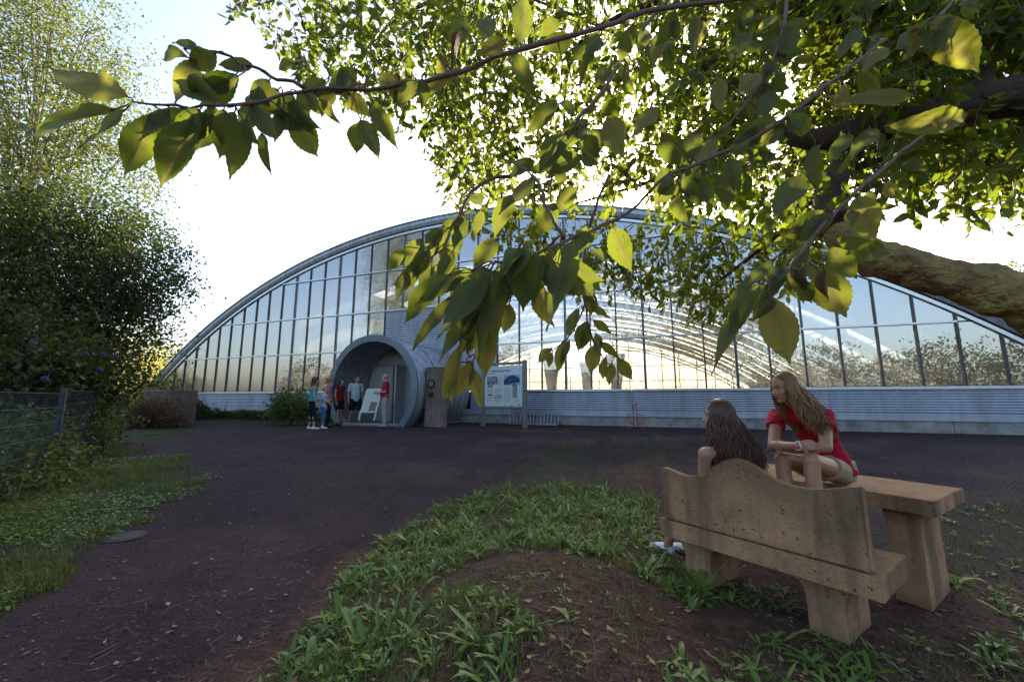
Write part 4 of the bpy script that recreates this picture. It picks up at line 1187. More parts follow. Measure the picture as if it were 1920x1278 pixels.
def build_person(pos, ang, Ht, label, J=None, female=True, skin='skin', voxel=0.012, shirt=None, pants=None, shoes=None, hair=None, arms='down', stance=0.0, sleeve=0.45, hem=-0.10, leg_to=1.0, head_turn=0.0, belly=0.0, pants_loose=0.012, beard=None, strap=False, wr=0.004):
    """a standing figure; ang = facing direction measured from +X"""
    s = Ht/1.72
    pos = Vector(pos); f = Vector((math.cos(ang), math.sin(ang), 0)); r = f.cross(UP)
    P = lambda x, y, z: pos + r*x*s + f*y*s + UP*z*s
    J = {'pelvis': P(0, 0, 0.93), 'neck': P(0, -0.005, 1.44), 'head': P(0, 0.025, 1.60)}
    wsh = 0.165 if female else 0.195
    for sg, k in ((1, 'R'), (-1, 'L')):
        J['sh'+k] = P(sg*wsh, -0.01, 1.385); J['hip'+k] = P(sg*0.085, 0, 0.90)
        st = stance*sg
        J['kn'+k] = P(sg*(0.09+abs(stance)*0.2), 0.03+st*0.5, 0.49); J['an'+k] = P(sg*(0.095+abs(stance)*0.45), st, 0.085)
    dn = lambda sg: (P(sg*(wsh+0.055), -0.03, 1.10), P(sg*(wsh+0.065), 0.05, 0.85), (f*0.25-UP), -r*sg)
    fold = lambda sg: (P(sg*(wsh+0.05), 0.03, 1.11), P(sg*-0.06, 0.20, 1.12+0.03*sg), (-r*sg*1.0+f*0.1), -UP*0.3-f)
    hold = lambda sg: (P(sg*(wsh+0.05), -0.02, 1.11), P(sg*(wsh-0.08), 0.24, 1.08), (f+UP*0.1-r*sg*0.3), -r*sg)
    A = {}
    for sg, k in ((1, 'R'), (-1, 'L')):
        a = arms if isinstance(arms, str) else arms[0 if k == 'R' else 1]
        A[k] = {'down': dn, 'fold': fold, 'hold': hold}[a](sg)
    root = thing('person', label, 'person', pos, 'visitors by the porch')
    b = Blob()
    rings = torso_rings(J, r, f, s, 0, female=female, belly=belly); b.loft(rings)
    b.cap(J['shL'], J['shR'], 0.052*s); b.cap(J['neck']-UP*0.03*s, J['head']-UP*0.06*s, 0.050*s, 0.046*s)
    hf = (f*math.cos(head_turn)+r*math.sin(head_turn)).normalized()
    add_head(b, J['head'], hf, s)
    for sg, k in ((1, 'R'), (-1, 'L')):
        el, wri, hd, pn = A[k]
        b.cap(J['sh'+k], el, 0.047*s, 0.037*s); b.cap(el, wri, 0.038*s, 0.025*s)
        add_hand(b, wri, hd, pn, s, 0.5, sg)
        b.cap(J['hip'+k], J['kn'+k], 0.080*s, 0.053*s); b.cap(J['kn'+k], J['an'+k], 0.052*s, 0.034*s)
        b.ell(J['kn'+k].lerp(J['an'+k], 0.32)-f*0.015*s, (0.050*s, 0.055*s, 0.10*s), (r, f, UP))
        b.cap(J['an'+k]-UP*0.04*s, J['an'+k]+f*0.13*s-UP*0.05*s, 0.036*s, 0.028*s)
    body = b.build('body', M[skin], root, voxel)
    face_parts(body, J['head'], hf, s)
    # shirt
    b = Blob()
    rr = torso_rings(J, r, f, s, 0.014, lo=-0.5, female=female, belly=belly)
    rr = [q for q in rr][:]
    hemc = Vector(J['pelvis']).lerp(Vector(J['neck']), hem)
    low = rr[0] if hem < -0.1 else rr[1]
    rings2 = [(hemc, r, f, low[3]+0.006, low[4]+0.008)] + [q for q in rr if (q[0]-hemc).dot(UP) > 0.02][:-1 if strap else None]
    if not strap: rings2[-1] = (rings2[-1][0]+UP*0.012, r, f, 0.066*s, 0.060*s)
    else: rings2 = [q for q in rings2 if (q[0]-J['neck']).dot(UP) < -0.09*s]
    b.loft(rings2)
    if not strap:
        b.cap(J['shL'], J['shR'], 0.060*s)
        for k in 'RL':
            el = A[k][0]
            if sleeve > 0: b.fru(J['sh'+k], J['sh'+k].lerp(el, sleeve*2 if sleeve < 0.5 else sleeve), 0.062*s, 0.062*s)
    else:
        for sg in (-1, 1):
            b.cap(J['neck']+r*sg*0.075*s-UP*0.13*s+f*0.09*s, J['neck']+r*sg*0.08*s-UP*0.005*s, 0.016*s); b.cap(J['neck']+r*sg*0.08*s-UP*0.005*s, J['neck']+r*sg*0.07*s-UP*0.15*s-f*0.085*s, 0.016*s)
    b.build('shirt', shirt, root, voxel, 2, wr)
    # trousers or shorts
    b = Blob()
    rr = torso_rings(J, r, f, s, 0.008, lo=-0.5, female=female)
    b.loft([(J['pelvis']-UP*0.09*s, r, f, rr[0][3], rr[0][4]), (J['pelvis'], r, f, rr[1][3], rr[1][4]), (J['pelvis']+UP*0.09*s, r, f, rr[2][3], rr[2][4]+belly*0.3)])
    for k in 'RL':
        kn, an = J['kn'+k], J['an'+k]
        L_ = pants_loose
        if leg_to <= 0.5:
            e = Vector(J['hip'+k]).lerp(kn, leg_to*2); b.fru(J['hip'+k], e, 0.088*s+L_, (0.088-0.028*leg_to*2)*s+L_*1.5)
        else:
            b.cap(J['hip'+k], kn, 0.086*s+L_*0.6, 0.058*s+L_)
            e = Vector(kn).lerp(an, leg_to*2-1); b.fru(kn, e, 0.058*s+L_, (0.058-0.018*(leg_to*2-1))*s+L_)
    b.build('trousers' if leg_to > 0.8 else 'shorts', pants, root, voxel, 2, wr)
    # shoes
    for k in 'RL':
        an = Vector(J['an'+k]); b = Blob(); z0 = an.z-0.085*s
        g = Vector((an.x, an.y, z0))
        b.loft([(g-f*0.055*s+UP*0.005, r, UP, 0.030*s, 0.0), (g-f*0.05*s+UP*0.035*s, r, UP, 0.038*s, 0.035*s), (g+f*0.02*s+UP*0.04*s, r, UP, 0.042*s, 0.04*s), (g+f*0.11*s+UP*0.03*s, r, UP, 0.047*s, 0.03*s), (g+f*0.17*s+UP*0.024*s, r, UP, 0.040*s, 0.023*s), (g+f*0.20*s+UP*0.016*s, r, UP, 0.014*s, 0.012*s)], 14)
        b.cap(g+UP*0.06*s-f*0.015*s, g+UP*0.085*s, 0.042*s, 0.040*s)
        o = b.build('shoe', shoes, root, 0.008, 2)
    # hair
    if hair:
        hm, length, vol = hair
        hr, hff, hu = axes(hf)
        b = Blob(); c = J['head']
        b.ell(c+hu*0.034*s-hff*0.020*s, ((0.080+vol)*s, (0.096+vol)*s, (0.088+vol)*s), (hr, hff, hu))
        ob = b
        if length > 0:
            b.cap(c-hff*0.055*s+hu*0.0, c-hff*(0.085)*s-UP*length*s, 0.070*s, 0.055*s)
            for sg in (-1, 1): b.cap(c+hr*sg*0.055*s-hff*0.02*s, c+hr*sg*0.075*s-hff*0.03*s-UP*length*0.8*s, 0.036*s, 0.025*s)
        face_c = c + hff*0.098*s - hu*0.035*s
        o = b.build('hair', hm, root, 0.010, 1, 0.006)
        bm = bmesh.new(); bm.from_mesh(o.data); off = WLOC[o.name]
        dl = [v for v in bm.verts if (lambda d: d.dot(hff) > 0.045*s - 0.0*s and d.dot(hu) < 0.055*s and abs(d.dot(hr)) < 0.062*s)(v.co+off-c)]
        bmesh.ops.delete(bm, geom=dl, context='VERTS'); bm.to_mesh(o.data); bm.free()
    if beard:
        b = Blob(); hr, hff, hu = axes(hf); c = J['head']
        b.ell(c-hu*0.075*s+hff*0.052*s, (0.050*s, 0.042*s, 0.046*s), (hr, hff, hu)); b.cap(c-hu*0.046*s+hff*0.092*s-hr*0.02*s, c-hu*0.046*s+hff*0.092*s+hr*0.02*s, 0.008*s, None, 8)
        b.build('beard', beard, root, 0.008, 1, 0.003)
    return root, J, A, r, f, s

def pattern_mat(name, base, line, sx, sz, thick=0.25, horiz=True, base2=None):
    m, nt, N, L, b = new_mat(name)
    tc = N.new('ShaderNodeTexCoord'); sp = N.new('ShaderNodeSeparateXYZ'); L.new(tc.outputs['Object'], sp.inputs[0])
    def band(src, freq):
        a = N.new('ShaderNodeMath'); a.operation = 'MULTIPLY'; a.inputs[1].default_value = freq; L.new(src, a.inputs[0])
        f = N.new('ShaderNodeMath'); f.operation = 'FRACT'; L.new(a.outputs[0], f.inputs[0])
        g = N.new('ShaderNodeMath'); g.operation = 'LESS_THAN'; g.inputs[1].default_value = thick; L.new(f.outputs[0], g.inputs[0]); return g.outputs[0]
    v = band(sp.outputs[0], sx)
    if horiz:
        h = band(sp.outputs[2], sz); mxn = N.new('ShaderNodeMath'); mxn.operation = 'MAXIMUM'; L.new(v, mxn.inputs[0]); L.new(h, mxn.inputs[1]); v = mxn.outputs[0]
    mx = N.new('ShaderNodeMix'); mx.data_type = 'RGBA'; mx.inputs[6].default_value = (*base, 1); mx.inputs[7].default_value = (*line, 1); L.new(v, mx.inputs[0])
    L.new(mx.outputs[2], b.inputs['Base Color']); b.inputs['Roughness'].default_value = 0.85
    return m

H_BROWN = hair_mat('brown_hair', (0.035, 0.016, 0.010), (0.10, 0.05, 0.028))
H_BLOND = hair_mat('blond_hair', (0.20, 0.11, 0.05), (0.42, 0.27, 0.13))
H_DARK = hair_mat('dark_hair', (0.010, 0.006, 0.005), (0.04, 0.018, 0.012))
H_GREY = hair_mat('grey_hair', (0.38, 0.36, 0.34), (0.6, 0.58, 0.55))
H_SHORT = hair_mat('short_hair', (0.04, 0.022, 0.014), (0.11, 0.06, 0.04))
white_shoe = cloth('white_shoe', (0.66, 0.66, 0.68), 0.06); dark_shoe = cloth('dark_shoe', (0.02, 0.02, 0.022))
def foot(px, py, z=None):
    p = gnd(px, py, 0.05)
    for _ in range(4): p = gnd(px, py, hgt(p.x, p.y))
    return p
build_person(foot(583, 804.5), R(38), 1.62, 'girl in a turquoise strap top, dark leggings and white trainers', shirt=cloth('turquoise_top', (0.02, 0.36, 0.38)), pants=cloth('dark_leggings', (0.012, 0.016, 0.03)), shoes=white_shoe, hair=(H_BROWN, 0.20, 0.012), strap=True, hem=-0.02, leg_to=0.78, pants_loose=0.002, stance=0.05, skin='skin_tan', wr=0.003)
build_person(foot(612.5, 799.5), R(20), 1.70, 'blond woman in a pink checked blouse standing behind a child', shirt=pattern_mat('pink_check', (0.55, 0.30, 0.34), (0.30, 0.04, 0.08), 28, 28, 0.35), pants=cloth('black_trousers', (0.012, 0.012, 0.015)), shoes=dark_shoe, hair=(H_BLOND, 0.06, 0.02), hem=-0.1, leg_to=1.0)
build_person(foot(604, 803), R(8), 1.32, 'child in a blue and white striped shirt and rolled jeans', shirt=pattern_mat('blue_stripes', (0.55, 0.58, 0.64), (0.12, 0.20, 0.42), 34, 34, 0.45, False), pants=cloth('jeans', (0.06, 0.11, 0.22)), shoes=white_shoe, hair=(H_BLOND, 0.0, 0.006), arms='fold', hem=-0.28, leg_to=0.82, pants_loose=0.016, sleeve=0.4, stance=0.04)
build_person(foot(634, 797.5), R(-18), 1.68, 'dark haired woman in a dark red top and black shorts', shirt=cloth('dark_red_top', (0.20, 0.012, 0.02)), pants=cloth('black_shorts', (0.012, 0.012, 0.014)), shoes=dark_shoe, hair=(H_DARK, 0.13, 0.008), hem=-0.1, leg_to=0.40, sleeve=0.12, stance=0.04)
build_person(foot(664, 797), R(-48), 1.80, 'man in a pale checked short sleeved shirt and dark shorts', female=False, shirt=pattern_mat('pale_check', (0.50, 0.54, 0.56), (0.30, 0.36, 0.42), 24, 24, 0.22), pants=cloth('navy_shorts', (0.014, 0.014, 0.018)), shoes=dark_shoe, hair=(H_SHORT, 0.0, 0.001), hem=-0.2, leg_to=0.47, sleeve=0.42, stance=-0.13, head_turn=-0.6, pants_loose=0.025, belly=0.03)
build_person(foot(720, 799.5), R(188), 1.80, 'bearded older man in a red polo shirt and light trousers', female=False, shirt=cloth('red_polo', (0.36, 0.02, 0.045)), pants=cloth('light_trousers', (0.32, 0.31, 0.29)), shoes=cloth('grey_shoe', (0.30, 0.29, 0.27)), hair=None, beard=H_GREY, arms='hold', hem=-0.02, leg_to=0.97, sleeve=0.42, belly=0.06, pants_loose=0.02, stance=0.04)
# ------------------------------------------------------------------ the two women at the stone bench
def hair_locks(parent, mt, c, fwd, up, s, n, seed, fall, drift, wave=0.012, rad=0.0085, cap=1.06, skip=55, name='hair'):
    """many tapering wavy locks lying over the skull and hanging down; fall/drift are functions of the azimuth"""
    r, f, u = axes(fwd, up); c = Vector(c); q = random.Random(seed)
    m = MB()
    cc = c+u*0.022*s-f*0.012*s
    for i in range(n):
        ph = q.uniform(skip, 360-skip)
        a = math.radians(ph)
        d = f*math.cos(a)+r*math.sin(a)
        lay = q.uniform(0.0, 1.0)
        k = cap + 0.10*lay
        pts, rr = [], []
        t0 = q.uniform(0.05, 0.55); t1 = math.radians(96 if ph > 100 and ph < 260 else 88)
        side = q.uniform(-0.10, 0.10)
        for j in range(7):
            t = t0+(t1-t0)*j/6.0
            dd = (f*math.cos(a+side*j/6)+r*math.sin(a+side*j/6))
            p = cc + Vector(dd.x*0+0, ) if False else cc + (u*math.cos(t)*0.090 + (f*f.dot(dd)*0.094+r*r.dot(dd)*0.074)*math.sin(t))*s*k
            pts.append(p); rr.append(rad*s*(0.35+0.65*j/6))
        L_ = fall(ph)*q.uniform(0.75, 1.05); dr = Vector(drift(ph)); w0 = q.uniform(0, 6.28); fr = q.uniform(22, 34)
        K = 16
        p0 = pts[-1]; side_v = d.cross(UP).normalized()
        out = d*q.uniform(0.0, 0.04)
        for j in range(1, K+1):
            t = j/K
            h = L_*t
            wv = math.sin(w0+h*fr)*wave*min(1, t*3); w2 = math.cos(w0*1.7+h*fr*0.9)*wave*min(1, t*3)
            p = p0 - UP*h + dr*(t**1.25) + out*math.sin(t*2.2) + side_v*wv + d*w2
            pts.append(p); rr.append(rad*s*(1.0-0.75*t**1.5))
        m.tube(pts, rr, 5, cap=True, flat=0.6)
    o = m.build(name, mt, parent)
    return o

def limb_body(b, J, s, r, f, female=True, arms=True):
    b.loft(torso_rings(J, r, f, s, 0, female=female))
    b.cap(J['shL'], J['shR'], 0.050*s)
    b.cap(J['neck']-(J['head']-J['neck']).normalized()*0.03, J['head']-UP*0.05*s, 0.050*s, 0.046*s)
    for k in 'RL':
        b.cap(J['sh'+k], J['el'+k], 0.050*s, 0.040*s); b.cap(J['el'+k], J['wr'+k], 0.041*s, 0.026*s)
        b.ell(Vector(J['el'+k]).lerp(J['wr'+k], 0.28), (0.043*s, 0.043*s, 0.043*s))
        b.cap(J['hip'+k], J['kn'+k], 0.090*s, 0.060*s); b.cap(J['kn'+k], J['an'+k], 0.056*s, 0.036*s)
        mid = Vector(J['kn'+k]).lerp(J['an'+k], 0.33)
        b.cap(mid-(f*0.016), mid-(f*0.016)-UP*0.08, 0.052*s, 0.046*s)
        b.cap(J['an'+k]-UP*0.035, J['an'+k]+Vector(J['ft'+k])*0.14-UP*0.055, 0.036*s, 0.026*s)

# --- woman in red on the table
fw = (-BV).normalized(); rw = fw.cross(UP)
J = {}
J['pelvis'] = at(1556, 872, 3.38); J['neck'] = at(1496, 762, 3.27); J['head'] = at(1469, 726, 3.20)
J['shR'] = at(1456, 781, 3.40); J['shL'] = at(1546, 781, 3.14)
J['mid'] = Vector((0.055, 0.04, 0.0))
J['elR'] = at(1450, 836, 3.22); J['wrR'] = at(1497, 835, 2.98)
J['elL'] = at(1549, 838, 2.98); J['wrL'] = at(1478, 842, 3.12)
J['hipR'] = at(1536, 878, 3.46); J['hipL'] = at(1572, 884, 3.30)
J['knR'] = at(1468, 861, 3.22); J['knL'] = at(1521, 864, 3.01)
J['anR'] = B(0.80, 0.40, SEAT+0.085); J['anL'] = B(0.99, 0.40, SEAT+0.085)
J['ftR'] = J['ftL'] = fw
sw = 1.0
red = thing('person', 'woman in a red shirt and beige shorts sitting on the stone table', 'person', (J['pelvis'].x, J['pelvis'].y, TT-0.443))
hfw = Vector((-0.97, -0.16, -0.24)).normalized(); hup = (UP + Vector((-0.12, -0.02, 0))).normalized()
b = Blob(); limb_body(b, J, sw, rw, fw)
add_head(b, J['head'], hfw, sw*1.02, hup)
ud = (J['elL']-J['wrR']).normalized()
add_hand(b, J['wrR'], (J['elL']+UP*0.02-J['wrR'])*1.0, BV+UP*-0.15, 1.0, 0.45, -1)
add_hand(b, J['wrL'], (J['elR']-J['wrL']), -UP+BV*0.5, 1.0, 0.35, 1)
bd = b.build('body', M['skin_tan'], red, 0.0055, 4)
face_parts(bd, J['head'], hfw, sw*1.02, hup)
b = Blob()
rr = torso_rings(J, rw, fw, sw, 0.016)
b.loft([(J['pelvis']-UP*0.055, rw, fw, 0.190, 0.145)] + rr[1:-1] + [(rr[-1][0], rw, fw, 0.085, 0.075)])
b.cap(J['shL'], J['shR'], 0.058)
for k in 'RL':
    dd = (J['el'+k]-J['sh'+k]).normalized(); b.fru(J['sh'+k]-dd*0.035, J['sh'+k]+dd*0.125, 0.062, 0.070, 18)
b.build('shirt', cloth('red_shirt', (0.42, 0.012, 0.035), 0.15), red, 0.008, 3, 0.006)
b = Blob()
b.loft([(J['pelvis']-UP*0.105, rw, fw, 0.165, 0.13), (J['pelvis']-UP*0.02, rw, fw, 0.178, 0.135), (J['pelvis']+UP*0.05, rw, fw, 0.165, 0.12)])
for k in 'RL':
    kn = Vector(J['kn'+k]); hp = Vector(J['hip'+k]); dd = (kn-hp).normalized()
    b.fru(hp-dd*0.06, hp.lerp(kn, 0.42), 0.100, 0.094, 18)
b.build('shorts', cloth('beige_shorts', (0.40, 0.30, 0.19), 0.12), red, 0.008, 2, 0.004)
for k in 'RL':
    an = Vector(J['an'+k]); g = Vector((an.x, an.y, SEAT-0.443+0.004)); f_ = fw
    b = Blob(); b.loft([(g-f_*0.06+UP*0.02, rw, UP, 0.026, 0.018), (g-f_*0.03+UP*0.032, rw, UP, 0.038, 0.032), (g+f_*0.05+UP*0.034, rw, UP, 0.043, 0.033), (g+f_*0.13+UP*0.026, rw, UP, 0.044, 0.024), (g+f_*0.18+UP*0.018, rw, UP, 0.026, 0.016)], 14)
    b.cap(g+UP*0.05, g+UP*0.075, 0.042); b.build('shoe', white_shoe, red, 0.008, 2)
# bracelet
wd = (J['elL']-J['wrR']).normalized(); cbr = J['wrR']-wd*0.004
m = MB(); x_ = wd.orthogonal().normalized(); y_ = wd.cross(x_)
m.tube([cbr+x_*(0.032*math.cos(2*math.pi*i/16))+y_*(0.032*math.sin(2*math.pi*i/16))+wd*(0.006*math.sin(i)) for i in range(17)], 0.0045, 6, cap=False); m.build('bracelet', M['white_paint'], red)
hr_, hf_, hu_ = axes(hfw, hup)
H_CAR = hair_mat('caramel_hair', (0.085, 0.032, 0.013), (0.46, 0.24, 0.09))
def fall_r(ph):
    return 0.36 + 0.06*math.sin(math.radians(ph*2))
def drift_r(ph):
    # her right side (azimuth 90) is away from the viewer, left side (270) towards him
    back = max(0.0, -math.cos(math.radians(ph)))
    near = max(0.0, -math.sin(math.radians(ph)))
    far = max(0.0, math.sin(math.radians(ph)))
    return Vector((0.05+0.14*back+0.16*far, -0.02-0.07*near-0.03*back+0.04*far, 0.0))
b = Blob(); b.ell(J['head']+hu_*0.030-hf_*0.022, (0.080, 0.098, 0.092), (hr_, hf_, hu_)); capo = b.build('scalp', H_CAR, red, 0.010, 1, 0.003)
bm = bmesh.new(); bm.from_mesh(capo.data); off = WLOC[capo.name]
dl = [v for v in bm.verts if (lambda d: d.dot(hf_) > 0.040 and d.dot(hu_) < 0.050)(v.co+off-J['head'])]
bmesh.ops.delete(bm, geom=dl, context='VERTS'); bm.to_mesh(capo.data); bm.free()
hair_locks(red, H_CAR, J['head'], hfw, hup, 1.02, 950, 5, fall_r, drift_r, wave=0.020, rad=0.0052, cap=1.05, skip=66)

# --- dark haired woman on the bench, turned away
fd = (-BU).normalized(); rd = fd.cross(UP)
J = {}
J['pelvis'] = B(0.50, 0.27, SEAT+0.10); J['neck'] = at(1352, 824, 3.24); J['head'] = at(1345, 779, 3.27)
J['shL'] = at(1322, 850, 3.11); J['shR'] = at(1388, 843, 3.38)
J['elL'] = at(1318, 930, 3.32); J['wrL'] = B(0.10, 0.20, SEAT+0.17)
J['elR'] = at(1385, 920, 3.52); J['wrR'] = B(0.12, 0.42, SEAT+0.17)
J['hipL'] = B(0.47, 0.19, SEAT+0.09); J['hipR'] = B(0.47, 0.37, SEAT+0.09)
J['knL'] = B(0.03, 0.25, SEAT+0.075); J['knR'] = B(0.05, 0.44, SEAT+0.075)
J['anL'] = B(-0.17, 0.33, 0.10); J['anR'] = B(-0.10, 0.52, 0.10)
J['ftR'] = J['ftL'] = fd
dark = thing('person', 'woman with long dark curly hair seated behind the bench backrest', 'person', (J['pelvis'].x, J['pelvis'].y, SEAT-0.443))
hfd = Vector((-0.80, 0.58, -0.06)).normalized()
b = Blob(); limb_body(b, J, 1.0, rd, fd)
add_head(b, J['head'], hfd, 1.02)
add_hand(b, J['wrL'], fd-UP*0.4, -UP, 1.0, 0.4, 1); add_hand(b, J['wrR'], fd-UP*0.4, -UP, 1.0, 0.4, -1)
bd = b.build('body', M['skin'], dark, 0.006, 4); face_parts(bd, J['head'], hfd, 1.02)
rr = torso_rings(J, rd, fd, 1.0, 0.012)
b = Blob(); b.loft([(J['pelvis']-UP*0.05, rd, fd, 0.18, 0.135)]+rr[1:6])
for sg in (-1, 1):
    b.cap(J['neck']+rd*sg*0.10-UP*0.12-fd*0.08, J['neck']+rd*sg*0.10-UP*0.01, 0.010); b.cap(J['neck']+rd*sg*0.10-UP*0.01, J['neck']+rd*sg*0.10-UP*0.12+fd*0.08, 0.010)
b.build('top', cloth('olive_top', (0.05, 0.07, 0.03)), dark, 0.008, 2, 0.003)
b = Blob(); b.loft([(J['pelvis']-UP*0.10, rd, fd, 0.165, 0.13), (J['pelvis'], rd, fd, 0.178, 0.13), (J['pelvis']+UP*0.05, rd, fd, 0.165, 0.12)])
for k in 'RL':
    kn, hp = Vector(J['kn'+k]), Vector(J['hip'+k]); b.cap(hp, kn, 0.102, 0.068); b.fru(kn, kn.lerp(J['an'+k], 0.62), 0.068, 0.054)
b.build('leggings', cloth('dark_leggings_b', (0.02, 0.02, 0.028)), dark, 0.009, 2)
navy = cloth('navy_stripe', (0.02, 0.03, 0.06))
for k in 'RL':
    an = Vector(J['an'+k]); g = Vector((an.x, an.y, hgt(an.x, an.y)+0.004)); f_ = (fd+rd*0.1).normalized()
    b = Blob(); b.loft([(g-f_*0.075+UP*0.03, rd, UP, 0.026, 0.024), (g-f_*0.04+UP*0.042, rd, UP, 0.040, 0.040), (g+f_*0.05+UP*0.040, rd, UP, 0.045, 0.040), (g+f_*0.13+UP*0.030, rd, UP, 0.047, 0.030), (g+f_*0.185+UP*0.02, rd, UP, 0.028, 0.018)], 14)
    b.cap(g-f_*0.02+UP*0.075, g-f_*0.02+UP*0.088, 0.040)
    sh = b.build('shoe', white_shoe, dark, 0.007, 2)
    for sg in (-1, 1):
        m = MB(); m.tube([g-f_*0.045+UP*0.05+rd*sg*0.040, g+f_*0.02+UP*0.034+rd*sg*0.047, g+f_*0.08+UP*0.052+rd*sg*0.044], [0.006, 0.010, 0.004], 6, flat=0.5); m.build('side_stripe', navy, sh)
hr_, hf_, hu_ = axes(hfd)
H_CURL = hair_mat('dark_curly_hair', (0.026, 0.010, 0.006), (0.17, 0.062, 0.032))
def fall_d(ph): return 0.43
def drift_d(ph):
    back = max(0.0, -math.cos(math.radians(ph))); sid = math.sin(math.radians(ph))
    return (BU*(0.03+0.11*back) + rd*0.09*sid + Vector((0.015, 0.0, 0.0)))
b = Blob(); b.ell(J['head']+hu_*0.034-hf_*0.020, (0.088, 0.104, 0.096), (hr_, hf_, hu_)); b.cap(J['head']-hf_*0.05, J['head']-hf_*0.14-UP*0.26, 0.085, 0.10)
capo = b.build('scalp', H_CURL, dark, 0.010, 1, 0.008)
bm = bmesh.new(); bm.from_mesh(capo.data); off = WLOC[capo.name]
dl = [v for v in bm.verts if (lambda d: d.dot(hf_) > 0.038 and d.dot(hu_) < 0.050)(v.co+off-J['head'])]
bmesh.ops.delete(bm, geom=dl, context='VERTS'); bm.to_mesh(capo.data); bm.free()
hair_locks(dark, H_CURL, J['head'], hfd, UP, 1.04, 1000, 9, fall_d, drift_d, wave=0.022, rad=0.0055, cap=1.14, skip=62)
# ------------------------------------------------------------------ trees and shrubs
def leaf_quads(P, A, Wd, Ln, fold=0.25):
    """P base points, A axis dirs, Wd side dirs (unit), Ln lengths -> rhombic folded leaves (2 triangles pairs)"""
    n = len(P); Ln = Ln[:, None]
    N_ = np.cross(A, Wd)
    v0 = P; v1 = P + A*Ln*0.45 + Wd*Ln*0.30 + N_*Ln*0.06*fold; v2 = P + A*Ln; v3 = P + A*Ln*0.45 - Wd*Ln*0.30 + N_*Ln*0.06*fold
    V = np.stack([v0, v1, v2, v3], 1).reshape(-1, 3)
    Fq = np.arange(n*4, dtype=np.int32).reshape(-1, 4)
    return V, Fq

def leaf_blades(P, A, Wd, Ln, ratio=0.24, fold=0.35):
    """pointed oval leaves of two folded halves"""
    n = len(P); Ln = Ln[:, None]; N_ = np.cross(A, Wd); up = N_*Ln*ratio*fold; dr = -N_*Ln*0.10
    base, tip = P, P + A*Ln + dr
    l1 = P + A*Ln*0.28 + Wd*Ln*ratio*0.95 + up; l2 = P + A*Ln*0.66 + Wd*Ln*ratio*0.80 + up + dr*0.4
    r1 = P + A*Ln*0.28 - Wd*Ln*ratio*0.95 + up; r2 = P + A*Ln*0.66 - Wd*Ln*ratio*0.80 + up + dr*0.4
    V = np.stack([base, l1, l2, tip, r2, r1], 1).reshape(-1, 3)
    i = np.arange(n, dtype=np.int32)[:, None]*6
    return V, np.concatenate([i+np.array([[0, 1, 2, 3]]), i+np.array([[0, 3, 4, 5]])], 0)

def rand_dirs(n, rs, bias=(0, 0, -0.4)):
    d = rs.normal(size=(n, 3)) + np.array(bias); d /= np.linalg.norm(d, axis=1)[:, None]
    w = np.cross(d, rs.normal(size=(n, 3))); w /= np.linalg.norm(w, axis=1)[:, None]
    return d, w

def crown_points(ells, n, per, spread, rs, shell=0.55):
    """clusters of leaves through the volume of several ellipsoids, thicker near their surface"""
    vol = np.array([e[1][0]*e[1][1]*e[1][2] for e in ells])**(0.67); vol /= vol.sum()
    nc = max(1, n//per)
    idx = rs.choice(len(ells), nc, p=vol)
    d = rs.normal(size=(nc, 3)); d /= np.linalg.norm(d, axis=1)[:, None]
    rad = (shell + (1-shell)*rs.rand(nc)**0.6)*(0.80+0.36*rs.rand(nc))
    C = np.array([ells[i][0] for i in idx]) + d*rad[:, None]*np.array([ells[i][1] for i in idx])
    # each cluster is a drooping spray: leaves strung along a short line with some scatter
    ax = d + rs.normal(size=(nc, 3))*0.6 + np.array([0, 0, -0.35]); ax /= np.linalg.norm(ax, axis=1)[:, None]
    ln = spread*(1.0+2.4*rs.rand(nc)**1.5)
    t = np.tile(np.linspace(-0.4, 1.0, per), nc)
    P = np.repeat(C, per, 0) + np.repeat(ax*ln[:, None], per, 0)*t[:, None] + rs.normal(size=(nc*per, 3))*spread*0.34
    P[:, 2] -= (np.maximum(t, 0)**2)*np.repeat(ln, per)*0.35
    return C, P

def branch_net(mb, base, ells, rs, r0, n=14, sub=4):
    """trunk with limbs reaching into the crown"""
    base = Vector(base); top = Vector(ells[0][0]) + Vector((0, 0, ells[0][1][2]*0.5))
    pts = [base.lerp(top, t/7.0) + Vector((rs.normal()*0.05, rs.normal()*0.05, 0))*(t) for t in range(8)]
    mb.tube(pts, [r0*(1-0.85*t/7.0) for t in range(8)], 9)
    for i in range(n):
        e = ells[rs.randint(len(ells))]
        d = Vector(rs.normal(size=3)).normalized()
        end = Vector(e[0]) + Vector((d.x*e[1][0], d.y*e[1][1], d.z*e[1][2]))*0.92
        st = pts[min(6, 1+int(5*rs.rand()))]
        mid = st.lerp(end, 0.5) + Vector((0, 0, 0.12*(end-st).length))
        q = [st, st.lerp(mid, 0.5)+Vector(rs.normal(size=3))*0.06, mid, mid.lerp(end, 0.5)+Vector(rs.normal(size=3))*0.08, end]
        rr = r0*0.34
        mb.tube(q, [rr, rr*0.75, rr*0.5, rr*0.3, rr*0.08], 6)
        for k in range(sub):
            s_ = q[2+k % 2].lerp(q[3], rs.rand()); e2 = s_ + Vector(rs.normal(size=3))*0.35*min(e[1])
            mb.tube([s_, s_.lerp(e2, 0.5)+Vector((0, 0, 0.06)), e2], [rr*0.28, rr*0.18, rr*0.05], 5)

